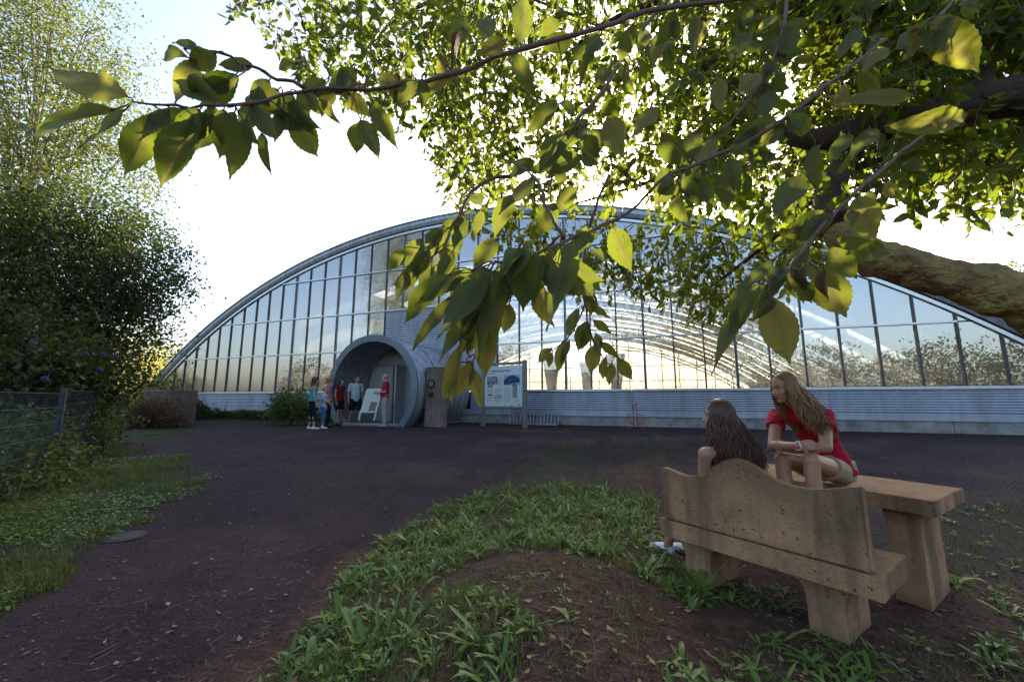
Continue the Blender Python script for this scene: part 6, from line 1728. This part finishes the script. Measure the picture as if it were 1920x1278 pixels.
for a in [
 # left end of the long branch
 (240,182,115,140,66,.55,'y',.2), (213,205,30,255,36,.53,'g',.7), (236,205,165,275,26,.56,'g',.8), (296,212,225,328,52,.57,'g',.3), (345,203,290,252,28,.58,'g',.6),
 (360,225,300,348,58,.58,'g',.15), (402,200,382,285,44,.60,'g',-.4), (440,210,403,292,38,.61,'g',.5), (462,222,430,333,42,.60,'g',.1), (492,250,503,322,24,.64,'g',.3),
 (418,196,332,150,46,.61,'g',.1), (448,142,362,197,52,.62,'g',.3), (352,108,284,96,24,.60,'g',.7), (372,96,318,72,26,.60,'g',.7), (405,100,352,126,46,.61,'g',-.2), (476,124,412,121,28,.64,'g',.5),
 (366,112,334,192,48,.61,'y',.2), (502,198,448,163,40,.64,'g',.4), (522,168,478,218,46,.65,'g',.2), (556,118,512,126,18,.68,'g',.6), (512,210,560,245,30,.66,'g',.5), (540,196,602,238,42,.66,'g',.3),
 (585,168,560,242,30,.68,'y',.3), (668,130,618,178,42,.71,'g',.1), (602,188,642,232,26,.68,'y',.4), (470,200,520,262,34,.62,'g',-.3), (398,215,352,262,34,.59,'g',.5), (455,225,480,270,30,.62,'y',.4), (610,150,560,185,32,.68,'g',.4), (430,150,395,175,34,.62,'g',.3), (388,140,360,185,36,.61,'g',.3), (505,150,470,190,34,.65,'g',.2), (545,172,530,225,34,.66,'g',.3), (575,178,610,215,30,.67,'y',.3), (625,168,600,215,32,.69,'g',.3), (480,192,455,250,40,.63,'g',.2), (420,205,412,268,36,.60,'g',.4), (375,205,330,262,40,.58,'g',.3), (318,205,270,262,36,.57,'g',.4), (530,210,515,262,28,.66,'g',.4), (560,200,585,250,30,.67,'g',.4), (650,175,690,215,34,.71,'y',.3),
 # along the long branch
 (676,224,708,290,38,.70,'g',.1), (700,190,736,272,32,.71,'g',.3), (748,160,700,148,34,.72,'y',.2), (778,152,735,190,36,.73,'g',.3), (836,140,796,178,28,.74,'y',.4), (866,60,850,140,15,.76,'d',.3),
 (906,76,918,14,40,.77,'g',.2), (976,82,984,-4,48,.78,'g',.2), (968,100,1002,182,36,.79,'g',.1), (1045,188,988,246,36,.9,'g',.2), (1108,100,1085,165,18,.86,'y',.3), (1138,220,1172,292,54,.9,'y',.1),
 (1058,252,1012,322,44,.9,'g',.2), (1090,292,1028,318,36,.95,'g',.5), (880,40,838,78,34,.78,'g',.3), (1050,40,1010,70,30,.84,'g',.4), (820,110,850,160,22,.76,'y',.5), (730,165,760,205,26,.74,'y',.4), (640,130,655,190,36,.70,'g',.3),
 # central cluster
 (760,470,727,506,30,.78,'g',.2), (792,448,758,500,36,.78,'g',.2), (826,430,798,470,36,.80,'g',.3), (844,426,803,484,28,.80,'g',.4), (782,488,760,544,28,.78,'g',.3), (764,508,746,562,30,.78,'g',.2), (812,484,788,538,32,.79,'g',.3),
 (815,498,822,536,28,.78,'y',.4), (836,464,838,518,38,.78,'y',.1), (843,514,755,607,40,.58,'g',.35), (849,556,776,650,26,.60,'g',.5), (914,502,832,624,58,.55,'g',.1), (866,600,829,674,30,.60,'g',.3), (920,532,903,668,46,.57,'g',.25),
 (887,612,866,662,26,.60,'y',.3), (914,618,908,706,42,.58,'y',.05), (864,645,845,758,30,.58,'y',.3), (887,676,853,748,30,.58,'y',.1), (886,690,904,764,30,.58,'y',.2), (849,696,832,748,24,.59,'y',.3), (932,448,886,504,40,.72,'g',.2),
 (982,462,980,582,58,.62,'g',.2), (948,512,934,586,42,.64,'g',.3), (955,570,945,625,34,.66,'y',.2), (880,520,838,560,30,.60,'g',.4), (900,540,868,620,36,.57,'g',.3), (960,365,925,440,40,.85,'g',.2), (1000,335,948,400,34,.88,'g',.4),
 (880,410,860,465,26,.84,'g',.4), (905,395,890,440,22,.86,'g',.3), (870,520,850,590,28,.62,'g',-.4), (890,505,800,560,30,.60,'g',.4), (930,505,880,600,44,.58,'g',.2), (955,500,905,580,38,.62,'g',-.3), (900,560,862,640,32,.58,'g',.2), (935,560,925,640,34,.60,'y',.3), (965,480,955,560,38,.66,'g',.3), (850,470,820,530,30,.76,'g',.3), (800,470,775,520,28,.78,'g',-.2), (1000,470,1005,560,44,.66,'g',.2), (860,430,850,490,26,.82,'g',.3), (895,600,880,670,26,.59,'g',-.3), (1020,460,1030,540,40,.70,'g',.3),
 # by the sun
 (1072,452,1035,608,64,.66,'g',.3), (1104,425,1078,486,44,.76,'g',.3), (1150,425,1180,508,48,.86,'g',.1), (1040,380,1010,440,40,.86,'g',.3), (1000,300,955,330,34,.9,'g',.4), (1080,350,1040,395,34,.95,'g',.3), (1240,250,1290,310,44,.95,'g',.4), (1230,200,1190,260,40,1.0,'y',.3), (1130,240,1095,300,40,1.0,'g',.3),
 # hanging sprig
 (1085,578,1060,630,20,1.18,'g',.3), (1100,602,1084,658,26,1.18,'g',.2), (1112,600,1150,625,20,1.17,'g',.4), (1108,572,1148,596,18,1.18,'g',.5), (1117,645,1105,702,28,1.16,'y',.2), (1136,668,1127,712,15,1.15,'y',.4), (1148,680,1142,720,20,1.15,'y',.3), (1160,672,1184,710,24,1.15,'g',.2), (1126,640,1164,672,20,1.16,'g',.4),
 (1060,636,1042,700,20,1.17,'y',.3), (1068,638,1052,680,14,1.17,'g',.4), (1034,652,1006,680,18,1.17,'y',.3), (1036,660,1026,690,12,1.17,'g',.4), (1094,520,1075,560,18,1.2,'g',.3), (1096,540,1120,570,18,1.2,'g',.3), (1100,610,1092,655,20,1.19,'g',-.4), (1118,625,1128,660,20,1.17,'g',.4),
 # right cluster
 (1443,556,1479,676,62,.84,'y',.05), (1533,506,1584,590,62,.88,'y',.1), (1495,521,1522,571,32,.88,'g',.3), (1556,464,1604,525,46,.92,'g',.1), (1568,441,1680,492,34,.90,'g',.45), (1606,368,1643,452,58,.98,'y',.15), (1452,487,1362,575,24,.86,'g',.6), (1425,534,1367,636,36,.84,'g',.3), (1382,577,1342,693,32,.84,'g',.2),
 (1442,531,1416,575,26,.86,'g',.4), (1440,545,1415,600,30,.85,'g',-.4), (1545,505,1556,560,22,.87,'d',.4), (1510,495,1505,550,18,.88,'d',.5), (1470,510,1440,560,30,.87,'g',.4), (1560,400,1500,445,34,.94,'g',.4),
 # upper right
 (1752,30,1832,142,64,1.0,'y',.2), (1710,182,1578,188,32,1.02,'y',.4), (1814,220,1682,234,50,1.15,'y',.1), (1478,58,1470,120,52,1.06,'g',.2), (1468,238,1378,272,56,.95,'g',.2), (1528,272,1525,358,28,.96,'g',.4), (1500,328,1458,412,56,.94,'g',.2), (1362,318,1366,384,74,.94,'g',.1), (1344,148,1356,208,36,1.0,'y',.1), (1302,28,1308,112,32,1.05,'g',.3),
 (1610,55,1575,115,36,1.1,'g',.3), (1660,90,1620,140,36,1.05,'y',.3), (1420,140,1385,180,36,1.0,'y',.2), (1310,250,1280,300,38,.98,'g',.2), (1450,170,1425,225,38,1.0,'g',.3), (1590,250,1560,310,36,1.05,'g',.3), (1640,240,1600,300,40,1.1,'g',.3), (1400,60,1370,120,40,1.05,'g',.2), (1250,60,1225,120,36,1.1,'y',.3), (1340,260,1300,330,40,.98,'y',.3)]:
    H(*a)
# further leaves along the near branches, up to the countable limit
for key, cnt in (('A', 40), ('B', 46), ('E', 26), ('H', 26), ('C', 14), ('G', 12), ('D', 6), ('B3', 6)):
    P = BR[key][1]
    for i in range(cnt):
        k = rnd.random()**0.8*0.85 if key not in ('D',) else rnd.random()*0.6
        p = P[min(len(P)-1, int(k*(len(P)-1)))]
        d = Vector((rnd.gauss(-0.15, 0.6), rnd.gauss(0, 0.5), rnd.gauss(-0.75, 0.35))).normalized()
        ln = rnd.uniform(0.055, 0.095)
        b0 = p + d*0.03 + Vector((rnd.gauss(0, .012), rnd.gauss(0, .02), rnd.gauss(0, .012)))
        tip = b0 + d*ln
        sx = 960+F_PX*b0.x/(b0.y*CT+(b0.z-ZC)*ST); sy = 639-F_PX*(-b0.y*ST+(b0.z-ZC)*CT)/(b0.y*CT+(b0.z-ZC)*ST)
        if (sx-1188)**2+(sy-388)**2 < 60**2 or (key == 'A' and sx < 900 and rnd.random() < 0.75): continue
        PENDING.append((b0, tip, ln*0.46*F_PX/b0.y, b0.y, rnd.choice('gggggy'), None, None, True))
flush_leaves()
for k, rec in BR.items():
    rec[2] = rec[0].build('branch', bark_t, cherry)
for o in [o for o in bpy.data.objects if o.name.startswith('leaf') and '_k' in o]:
    par = BR[o['_k']][2]; del o['_k']
    o.parent = par; o.location = o.location - WLOC[par.name]

# the mass of smaller hanging sprays further out
rs = np.random.RandomState(5)
def ylow(x):
    xs = [480, 560, 640, 700, 780, 850, 930, 1000, 1080, 1160, 1230, 1300, 1380, 1460, 1540, 1600, 1660, 1740, 1820, 1920, 2200]
    ys = [60, 150, 230, 240, 250, 400, 470, 520, 560, 560, 560, 620, 600, 560, 520, 440, 390, 400, 450, 430, 430]
    return float(np.interp(x, xs, ys))
tw = MB(); LP, LA, LW, LL = [], [], [], []
def px_of(p):
    fw_ = p.y*CT+(p.z-ZC)*ST
    if fw_ < 0.1: return (-9e3, -9e3)
    return 960+F_PX*p.x/fw_, 639-F_PX*(-p.y*ST+(p.z-ZC)*CT)/fw_
def spray(p, ln, drift, leaf, step):
    K = 6; pts = [p]; d = Vector(drift)
    for k in range(K):
        d = d + Vector((0, 0, -0.35)) + Vector(rs.normal(size=3))*0.10
        pts.append(pts[-1]+d.normalized()*ln/K)
    ok = []
    for q in pts:
        x, y = px_of(q)
        if y > ylow(x)+rs.normal()*18 or (x-1188)**2+(y-386)**2 < 30**2: break
        ok.append(q)
    if len(ok) < 2: return
    tw.tube(ok, [0.0035*(1-0.7*i/len(ok)) for i in range(len(ok))], 3, cap=False)
    L_ = ln*(len(ok)-1)/K; n = max(2, int(L_/step))
    for j in range(n):
        t = (j+rs.rand()*0.6)/n*(len(ok)-1); i = min(len(ok)-2, int(t)); q = ok[i].lerp(ok[i+1], t-i)
        x, y = px_of(q)
        if (x-1188)**2+(y-386)**2 < 24**2: continue
        a = Vector(rs.normal(size=3))*0.75+Vector((0, 0, -0.75)); a.normalize()
        w = a.cross(Vector(rs.normal(size=3))).normalized()
        LP.append(q+a*0.012); LA.append(a); LW.append(w); LL.append(leaf*(0.7+0.55*rs.rand()))
n_s = 0
for _ in range(9800):
    x = rs.uniform(480, 2250); yl = ylow(x)
    y = rs.uniform(-420, yl-10)
    dens = 0.30 if x < 640 else (0.45 if x < 820 else (0.8 if x < 1250 else 1.0))
    if x > 1250 and y < 320: dens = 1.25
    if y > 300: dens *= 0.55
    if 640 <= x < 840 and y > 190: dens *= 0.35
    if x > 1560 and y > 300: dens *= 0.25
    if rs.rand() > dens/1.6*1.25: continue
    Y = rs.uniform(2.0, 5.6) if x < 1500 else rs.uniform(1.7, 4.2)
    if y > 380: Y = rs.uniform(2.6, 4.2)
    if x > 1440 and 20 < y < 290 and Y < 2.5:
        if rs.rand() < 0.75: continue
    spray(at(x, y, Y), rs.uniform(0.25, 0.62), (rs.normal()*0.35-0.15, rs.normal()*0.3, 0.1), 0.072 if x < 1500 else 0.080, 0.027)
    n_s += 1
for _ in range(230):
    x = rs.uniform(1230, 2100); y = rs.uniform(-200, min(330, ylow(x)-120))
    if x > 1440 and 40 < y < 300: continue
    spray(at(x, y, rs.uniform(1.3, 2.3)), rs.uniform(0.2, 0.4), (rs.normal()*0.4-0.1, rs.normal()*0.3, 0.1), 0.085, 0.032)
V, Fq = leaf_blades(np.array(LP), np.array(LA), np.array(LW), np.array(LL))
o = link('foliage', np_mesh('foliage', V, Fq), cherry, L_small); o['kind'] = 'stuff'
o = tw.build('twigs', bark_t, cherry); o['kind'] = 'stuff'
print('hero leaves', NLEAF[0], 'small', len(LP), 'sprays', n_s)
# medium boughs that carry the sprays
for i, (a, b_, c_) in enumerate((((1330, 150, 3.0), (1150, 60, 3.6), (900, -40, 4.2)), ((1440, 235, 2.6), (1250, 330, 3.2), (1050, 390, 3.8)), ((1350, -40, 2.4), (1080, 90, 3.3), (1060, 330, 3.6)), ((900, -40, 4.2), (740, 40, 4.4), (640, 150, 4.4)), ((1620, 250, 2.3), (1480, 420, 2.8), (1330, 540, 3.2)), ((1570, 330, 2.1), (1700, 300, 2.6), (1900, 380, 3.0)))):
    bumpy_tube('bough', apx([a, b_, c_]), [0.03, 0.02, 0.006], bark_c, 10.0+i, n=8, sub=8)
# ------------------------------------------------------------------ ground cover
rs = np.random.RandomState(17)
L_weed = leaf_mat('weed_leaf', (0.078, 0.165, 0.030), (0.18, 0.33, 0.03), (0.16, 0.23, 0.045), (0.33, 0.42, 0.06), 0.42, 0.30)  # flash light on the mound put into this brighter green
L_grass = leaf_mat('grass_blade', (0.060, 0.098, 0.018), (0.15, 0.22, 0.025), (0.11, 0.12, 0.030), (0.26, 0.25, 0.045), 0.5, 0.30)
L_straw = mat('dry_straw', (0.26, 0.17, 0.10), 0.8, 0, var=0.3, scale=20)
def ground_at(px, py):
    p = gnd(px, py, -0.3)
    for _ in range(5): p = gnd(px, py, h0(p.x, p.y))
    return p
def wpoly(l): return [tuple(ground_at(a, b)[:2]) for a, b in l]
WEED = wpoly([(560, 1200), (640, 1095), (720, 1010), (820, 950), (930, 915), (1040, 908), (1140, 915), (1232, 935), (1236, 1010), (1285, 1075), (1340, 1120), (1290, 1150), (1200, 1085), (1110, 1045), (1000, 1035), (900, 1050), (800, 1100), (760, 1160), (700, 1240), (620, 1320), (470, 1320)])
SPARSE = wpoly([(560, 1250), (700, 1180), (820, 1110), (900, 1090), (1010, 1180), (960, 1300), (560, 1330)])
SP2 = wpoly([(1230, 1240), (1440, 1190), (1640, 1215), (1920, 1190), (1990, 1330), (1230, 1330)])
SP3 = wpoly([(1730, 950), (1930, 940), (1960, 1170), (1780, 1110), (1745, 1060)])
SP4 = wpoly([(1380, 1085), (1520, 1110), (1520, 1160), (1300, 1130)])
def bbox_pts(poly, n):
    a = np.array(poly); lo, hi = a.min(0), a.max(0); out = []
    while len(out) < n:
        q = lo + rs.rand(4*n, 2)*(hi-lo)
        out += list(q[in_poly(q[:, 0], q[:, 1], poly)])
    return out[:n]
def verge_pts(n, ymax, pw, k, dens):
    out = np.zeros((0, 2))
    while len(out) < n:
        y = 1.2+rs.rand(40000)**pw*ymax; x = -y*1.32+rs.rand(40000)*y*k
        g, s_ = zone(x, y)
        ok = (x < -1.2) & (x > -10) & (rs.rand(40000) < g*np.maximum(0, dens(x, y)))
        out = np.concatenate([out, np.stack([x, y], 1)[ok]])
    return out[:n]
BARE = wpoly([(820, 1110), (900, 1070), (1010, 1050), (1130, 1060), (1210, 1110), (1260, 1180), (1200, 1290), (960, 1300), (880, 1200)])
WV, WF = [], []
def blade(p, az, ln, wd, lift, droop, segs=4, wavy=0.0):
    """arching strap leaf with a folded middle, 3 columns"""
    d = np.array([math.cos(az), math.sin(az), 0.0]); s_ = np.array([-d[1], d[0], 0.0]); b0 = len(WV); ph = rs.rand()*6
    for i in range(segs+1):
        t = i/segs
        c = np.array(p) + d*ln*t*(1-0.12*t) + np.array([0, 0, ln*(lift*t-droop*t*t)])
        w = wd*(math.sin(math.pi*(0.12+0.88*t)**1.0)**0.8 if t < 1 else 0.0)
        if t == 1: w = 0.001
        wv = wavy*math.sin(ph+t*9)
        WV.append(c - s_*w + np.array([0, 0, 0.25*w+wv*w])); WV.append(c); WV.append(c + s_*w + np.array([0, 0, 0.25*w-wv*w]))
    for i in range(segs):
        for j in range(2):
            a = b0+i*3+j; WF.append((a, a+1, a+4, a+3))
def rosette(x, y, size, n, flat=0.5):
    z = hgt(x, y); a0 = rs.rand()*6.28
    for k in range(n):
        az = a0 + k*2.399+rs.normal()*0.7; ln = size*rs.uniform(0.55, 1.15)
        blade((x+rs.normal()*0.015, y+rs.normal()*0.015, z+0.004), az, ln, ln*rs.uniform(0.05, 0.13), rs.uniform(0.25, 1.0)*flat*2, rs.uniform(0.25, 0.7), 4, 0.3)
for p in bbox_pts(WEED, 900):
    k = rs.rand()
    if fbm(p[0], p[1], 2.0, 6.6) < -0.22: continue
    rosette(p[0], p[1], 0.05+0.13*k**1.6, rs.randint(4, 13), rs.uniform(0.25, 0.9))
for p in bbox_pts(WEED, 1500):      # loose single leaves leaning any way
    blade((p[0], p[1], hgt(p[0], p[1])+0.01), rs.rand()*6.28, rs.uniform(0.04, 0.12), rs.uniform(0.005, 0.014), rs.uniform(0.2, 1.6), rs.uniform(0.1, 0.9), 4, 0.5)
for p in bbox_pts(SPARSE, 70): rosette(p[0], p[1], rs.uniform(0.06, 0.15), rs.randint(6, 11))
for p in bbox_pts(SP2, 60): rosette(p[0], p[1], rs.uniform(0.06, 0.15), rs.randint(6, 11))
for p in bbox_pts(BARE, 26): rosette(p[0], p[1], rs.uniform(0.03, 0.09), rs.randint(3, 8), 0.4)
for p in bbox_pts(SP3, 44): rosette(p[0], p[1], rs.uniform(0.05, 0.11), rs.randint(5, 9))
for p in bbox_pts(SP4, 14): rosette(p[0], p[1], rs.uniform(0.08, 0.15), rs.randint(6, 10))
weeds = link('weeds', np_mesh('weeds', np.array(WV), np.array(WF)), None, L_weed)
tag(weeds, 'leafy green weeds and plantain covering the earth mound', None, None, 'stuff')
# distinct larger plants
def plant(px, py, size, n, label, flat=0.5):
    global WV, WF
    WV, WF = [], []
    g = ground_at(px, py); rosette(g.x, g.y, size, n, flat)
    o = link('weed_plant', np_mesh('weed_plant', np.array(WV), np.array(WF)), None, L_weed, loc=(g.x, g.y, hgt(g.x, g.y)))
    tag(o, label, 'plant', 'larger weeds')
plant(1315, 1115, 0.26, 13, 'large leafy weed against the left leg of the stone bench', 0.7)
plant(1010, 1010, 0.22, 12, 'broad dandelion rosette at the top of the earth mound', 0.5)
plant(900, 1215, 0.20, 12, 'single dandelion rosette on the bare soil in the foreground', 0.5)
plant(1285, 1255, 0.16, 8, 'small broad leaved weed on bare soil at the bottom edge', 0.4)
plant(1790, 1095, 0.20, 10, 'bright green weed beside the right foot of the stone table', 0.6)
plant(1895, 1150, 0.15, 8, 'pale weed at the lower right edge', 0.5)
plant(640, 1160, 0.20, 12, 'dark green plantain at the left edge of the mound', 0.6)
# short grass and clover of the verge, and thin grass on the mound and along the plinth
def grass(pts, hmin, hmax, wid):
    pts = np.asarray(pts); n = len(pts); P = np.stack([pts[:, 0], pts[:, 1], hgt(pts[:, 0], pts[:, 1])], 1)
    az = rs.rand(n)*6.283; d = np.stack([np.cos(az), np.sin(az), np.zeros(n)], 1); hh = rs.uniform(hmin, hmax, n)[:, None]
    lean = rs.uniform(0.15, 0.9, n)[:, None]; s_ = np.stack([-np.sin(az), np.cos(az), np.zeros(n)], 1)*wid*(0.6+0.8*rs.rand(n))[:, None]
    up = np.array([0, 0, 1.0])
    a, b_ = P-s_, P+s_
    m1 = P + up*hh*0.6 + d*lean*hh*0.35; m2 = m1
    t = P + up*hh*0.9 + d*lean*hh
    V = np.stack([a, b_, m1+s_*0.8, m1-s_*0.8, t+s_*0.1, t-s_*0.1], 1).reshape(-1, 3)
    i = np.arange(n)[:, None]*6
    Fq = np.concatenate([i+np.array([[0, 1, 2, 3]]), i+np.array([[3, 2, 4, 5]])], 0)
    return V, Fq
pts = verge_pts(36000, 10.5, 1.3, 1.2, lambda x, y: np.clip(0.12+1.9*fbm(x, y, 0.8, 7.7)+0.5*fbm(x, y, 3.0, 1.7), 0.03, 1))
V1, F1 = grass(pts, 0.02, 0.085, 0.0032)
pts = []
for p in bbox_pts(WEED, 9000) + bbox_pts(SPARSE, 1500) + bbox_pts(BARE, 350) + bbox_pts(SP3, 900) + bbox_pts(SP2, 350) + bbox_pts(MOSS, 1500): pts.append((p[0], p[1]))
for _ in range(900):
    s_ = rs.uniform(-2, 16); q = W(s_, 0, rs.rand()**2*0.12); 
    if fbm(s_, 0, 0.9, 2.2) > 0.05: pts.append((q.x, q.y))
for _ in range(2600):
    q = W(rs.uniform(-17, -6.2), 0, rs.uniform(0.5, 2.1)); pts.append((q.x, q.y))
V2, F2 = grass(pts, 0.03, 0.11, 0.003)
g1 = link('grass', np_mesh('grass', np.concatenate([V1, V2]), np.concatenate([F1, F2+len(V1)])), None, L_grass)
tag(g1, 'short grass of the verge and thin grass on the mound', None, None, 'stuff')
# clover-like ground leaves in the verge
q = verge_pts(9000, 7.5, 1.4, 1.0, lambda x, y: 0.10+1.5*fbm(x, y, 1.1, 2.0)); P = np.stack([q[:, 0], q[:, 1], hgt(q[:, 0], q[:, 1])+rs.uniform(0.01, 0.05, len(q))], 1)
P = np.array(P); az = rs.rand(len(P))*6.28
A = np.stack([np.cos(az), np.sin(az), rs.uniform(-0.2, 0.4, len(P))], 1); A /= np.linalg.norm(A, axis=1)[:, None]
Wd = np.cross(A, np.array([[0, 0, 1.0]])+rs.normal(size=(len(P), 3))*0.25); Wd /= np.linalg.norm(Wd, axis=1)[:, None]
V, Fq = leaf_quads(P, A, Wd, rs.uniform(0.02, 0.05, len(P)))
o = link('clover', np_mesh('clover', V, Fq), None, L_weed); tag(o, 'low broad leaved ground cover in the verge', None, None, 'stuff')
# loose stones
OCT = np.array([(1, 0, 0), (0, 1, 0), (-1, 0, 0), (0, -1, 0), (0, 0, 1), (0, 0, -0.6)], float)
OF = np.array([(0, 1, 4), (1, 2, 4), (2, 3, 4), (3, 0, 4), (1, 0, 5), (2, 1, 5), (3, 2, 5), (0, 3, 5)])
r = 1.1+rs.rand(60000)**1.6*9.0; a = np.radians(rs.uniform(-56, 56, 60000)); x, y = r*np.sin(a), r*np.cos(a)
g, s_ = zone(x, y); ok = rs.rand(60000) < (1-g)*(1-0.45*s_)
PS = np.stack([x, y, hgt(x, y), r], 1)[ok][:24000]; n = len(PS)
sz = (0.003+0.009*rs.rand(n)**2.6)*(0.8+0.10*PS[:, 3])
V = OCT[None]*(0.6+0.8*rs.rand(n, 6, 1))*sz[:, None, None]
az = rs.rand(n)*6.28; c, s_ = np.cos(az)[:, None], np.sin(az)[:, None]
Vx = V[..., 0]*c-V[..., 1]*s_; Vy = V[..., 0]*s_+V[..., 1]*c
V = np.stack([Vx, Vy, V[..., 2]*0.75], -1) + PS[:, None, :3] + np.array([0, 0, 0.001])
Fq = (OF[None]+np.arange(n)[:, None, None]*6).reshape(-1, 3)
def pebble_mat():
    m, nt, N, L, b = new_mat('lava_pebble'); g = N.new('ShaderNodeNewGeometry'); cr = N.new('ShaderNodeValToRGB'); e = cr.color_ramp.elements
    e[0].color = (0.020, 0.013, 0.016, 1); e[1].color = (0.20, 0.16, 0.15, 1); q = e.new(0.55); q.color = (0.060, 0.034, 0.040, 1); q = e.new(0.9); q.color = (0.10, 0.058, 0.055, 1)
    L.new(g.outputs['Random Per Island'], cr.inputs[0]); L.new(cr.outputs[0], b.inputs['Base Color']); b.inputs['Roughness'].default_value = 0.85; return m
o = link('gravel', np_mesh('gravel', V.reshape(-1, 3), Fq), None, pebble_mat()); tag(o, 'loose dark lava gravel on the yard', None, None, 'stuff')
q = np.array(bbox_pts(BARE, 1500) + bbox_pts(SPARSE, 900) + bbox_pts(SP2, 1100)); n = len(q)
sz = 0.003+0.014*rs.rand(n)**3
V = OCT[None]*(0.6+0.8*rs.rand(n, 6, 1))*sz[:, None, None] + np.stack([q[:, 0], q[:, 1], hgt(q[:, 0], q[:, 1])], 1)[:, None, :]
o = link('soil_clods', np_mesh('soil_clods', V.reshape(-1, 3), (OF[None]+np.arange(n)[:, None, None]*6).reshape(-1, 3)), None, mat('soil_clod', (0.12, 0.072, 0.048), 0.95, 0, var=0.5, scale=3)); tag(o, 'crumbs of dry brown soil on the bare mound', None, None, 'stuff')
# dry stalks
m = MB()
for _ in range(900):
    px, py = rs.uniform(150, 1750), rs.uniform(1000, 1300)
    if rs.rand() > (1.0 if 380 < px < 1000 else 0.35): continue
    g = ground_at(px, py); ln = rs.uniform(0.03, 0.14); az = rs.rand()*6.28; d = Vector((math.cos(az), math.sin(az), 0))
    p0 = Vector((g.x, g.y, 0)); p1 = p0+d*ln; pm = p0+d*ln*0.5+Vector((-d.y, d.x, 0))*ln*rs.normal()*0.12
    for p in (p0, pm, p1): p.z = hgt(p.x, p.y)+0.006+rs.rand()*0.008
    m.tube([p0, pm, p1], [0.0011, 0.0013, 0.0008], 3, cap=False)
o = m.build('dry_stalks', L_straw, None); tag(o, 'dry straw stalks strewn over the bare soil', None, None, 'stuff')
# fallen leaves
L_fall = leaf_mat('fallen_leaf', (0.38, 0.25, 0.10), (0.2, 0.12, 0.03), (0.20, 0.10, 0.05), (0.1, 0.05, 0.02), 0.6, 0.15)
P = []
for _ in range(470):
    px, py = (rs.uniform(-20, 1940), 815+rs.rand()**1.1*470) if _ < 360 else (rs.uniform(600, 1900), rs.uniform(1030, 1290))
    g = ground_at(px, py); P.append((g.x, g.y, hgt(g.x, g.y)+0.012))
P = np.array(P); az = rs.rand(len(P))*6.28
A = np.stack([np.cos(az), np.sin(az), rs.uniform(-0.1, 0.35, len(P))], 1); A /= np.linalg.norm(A, axis=1)[:, None]
Wd = np.cross(A, np.array([[0, 0, 1.0]])+rs.normal(size=(len(P), 3))*0.3); Wd /= np.linalg.norm(Wd, axis=1)[:, None]
V, Fq = leaf_quads(P, A, Wd, rs.uniform(0.02, 0.055, len(P)), 2.0)
o = link('fallen_leaves', np_mesh('fallen_leaves', V, Fq), None, L_fall); tag(o, 'small yellow fallen leaves scattered over the ground', None, None, 'stuff')
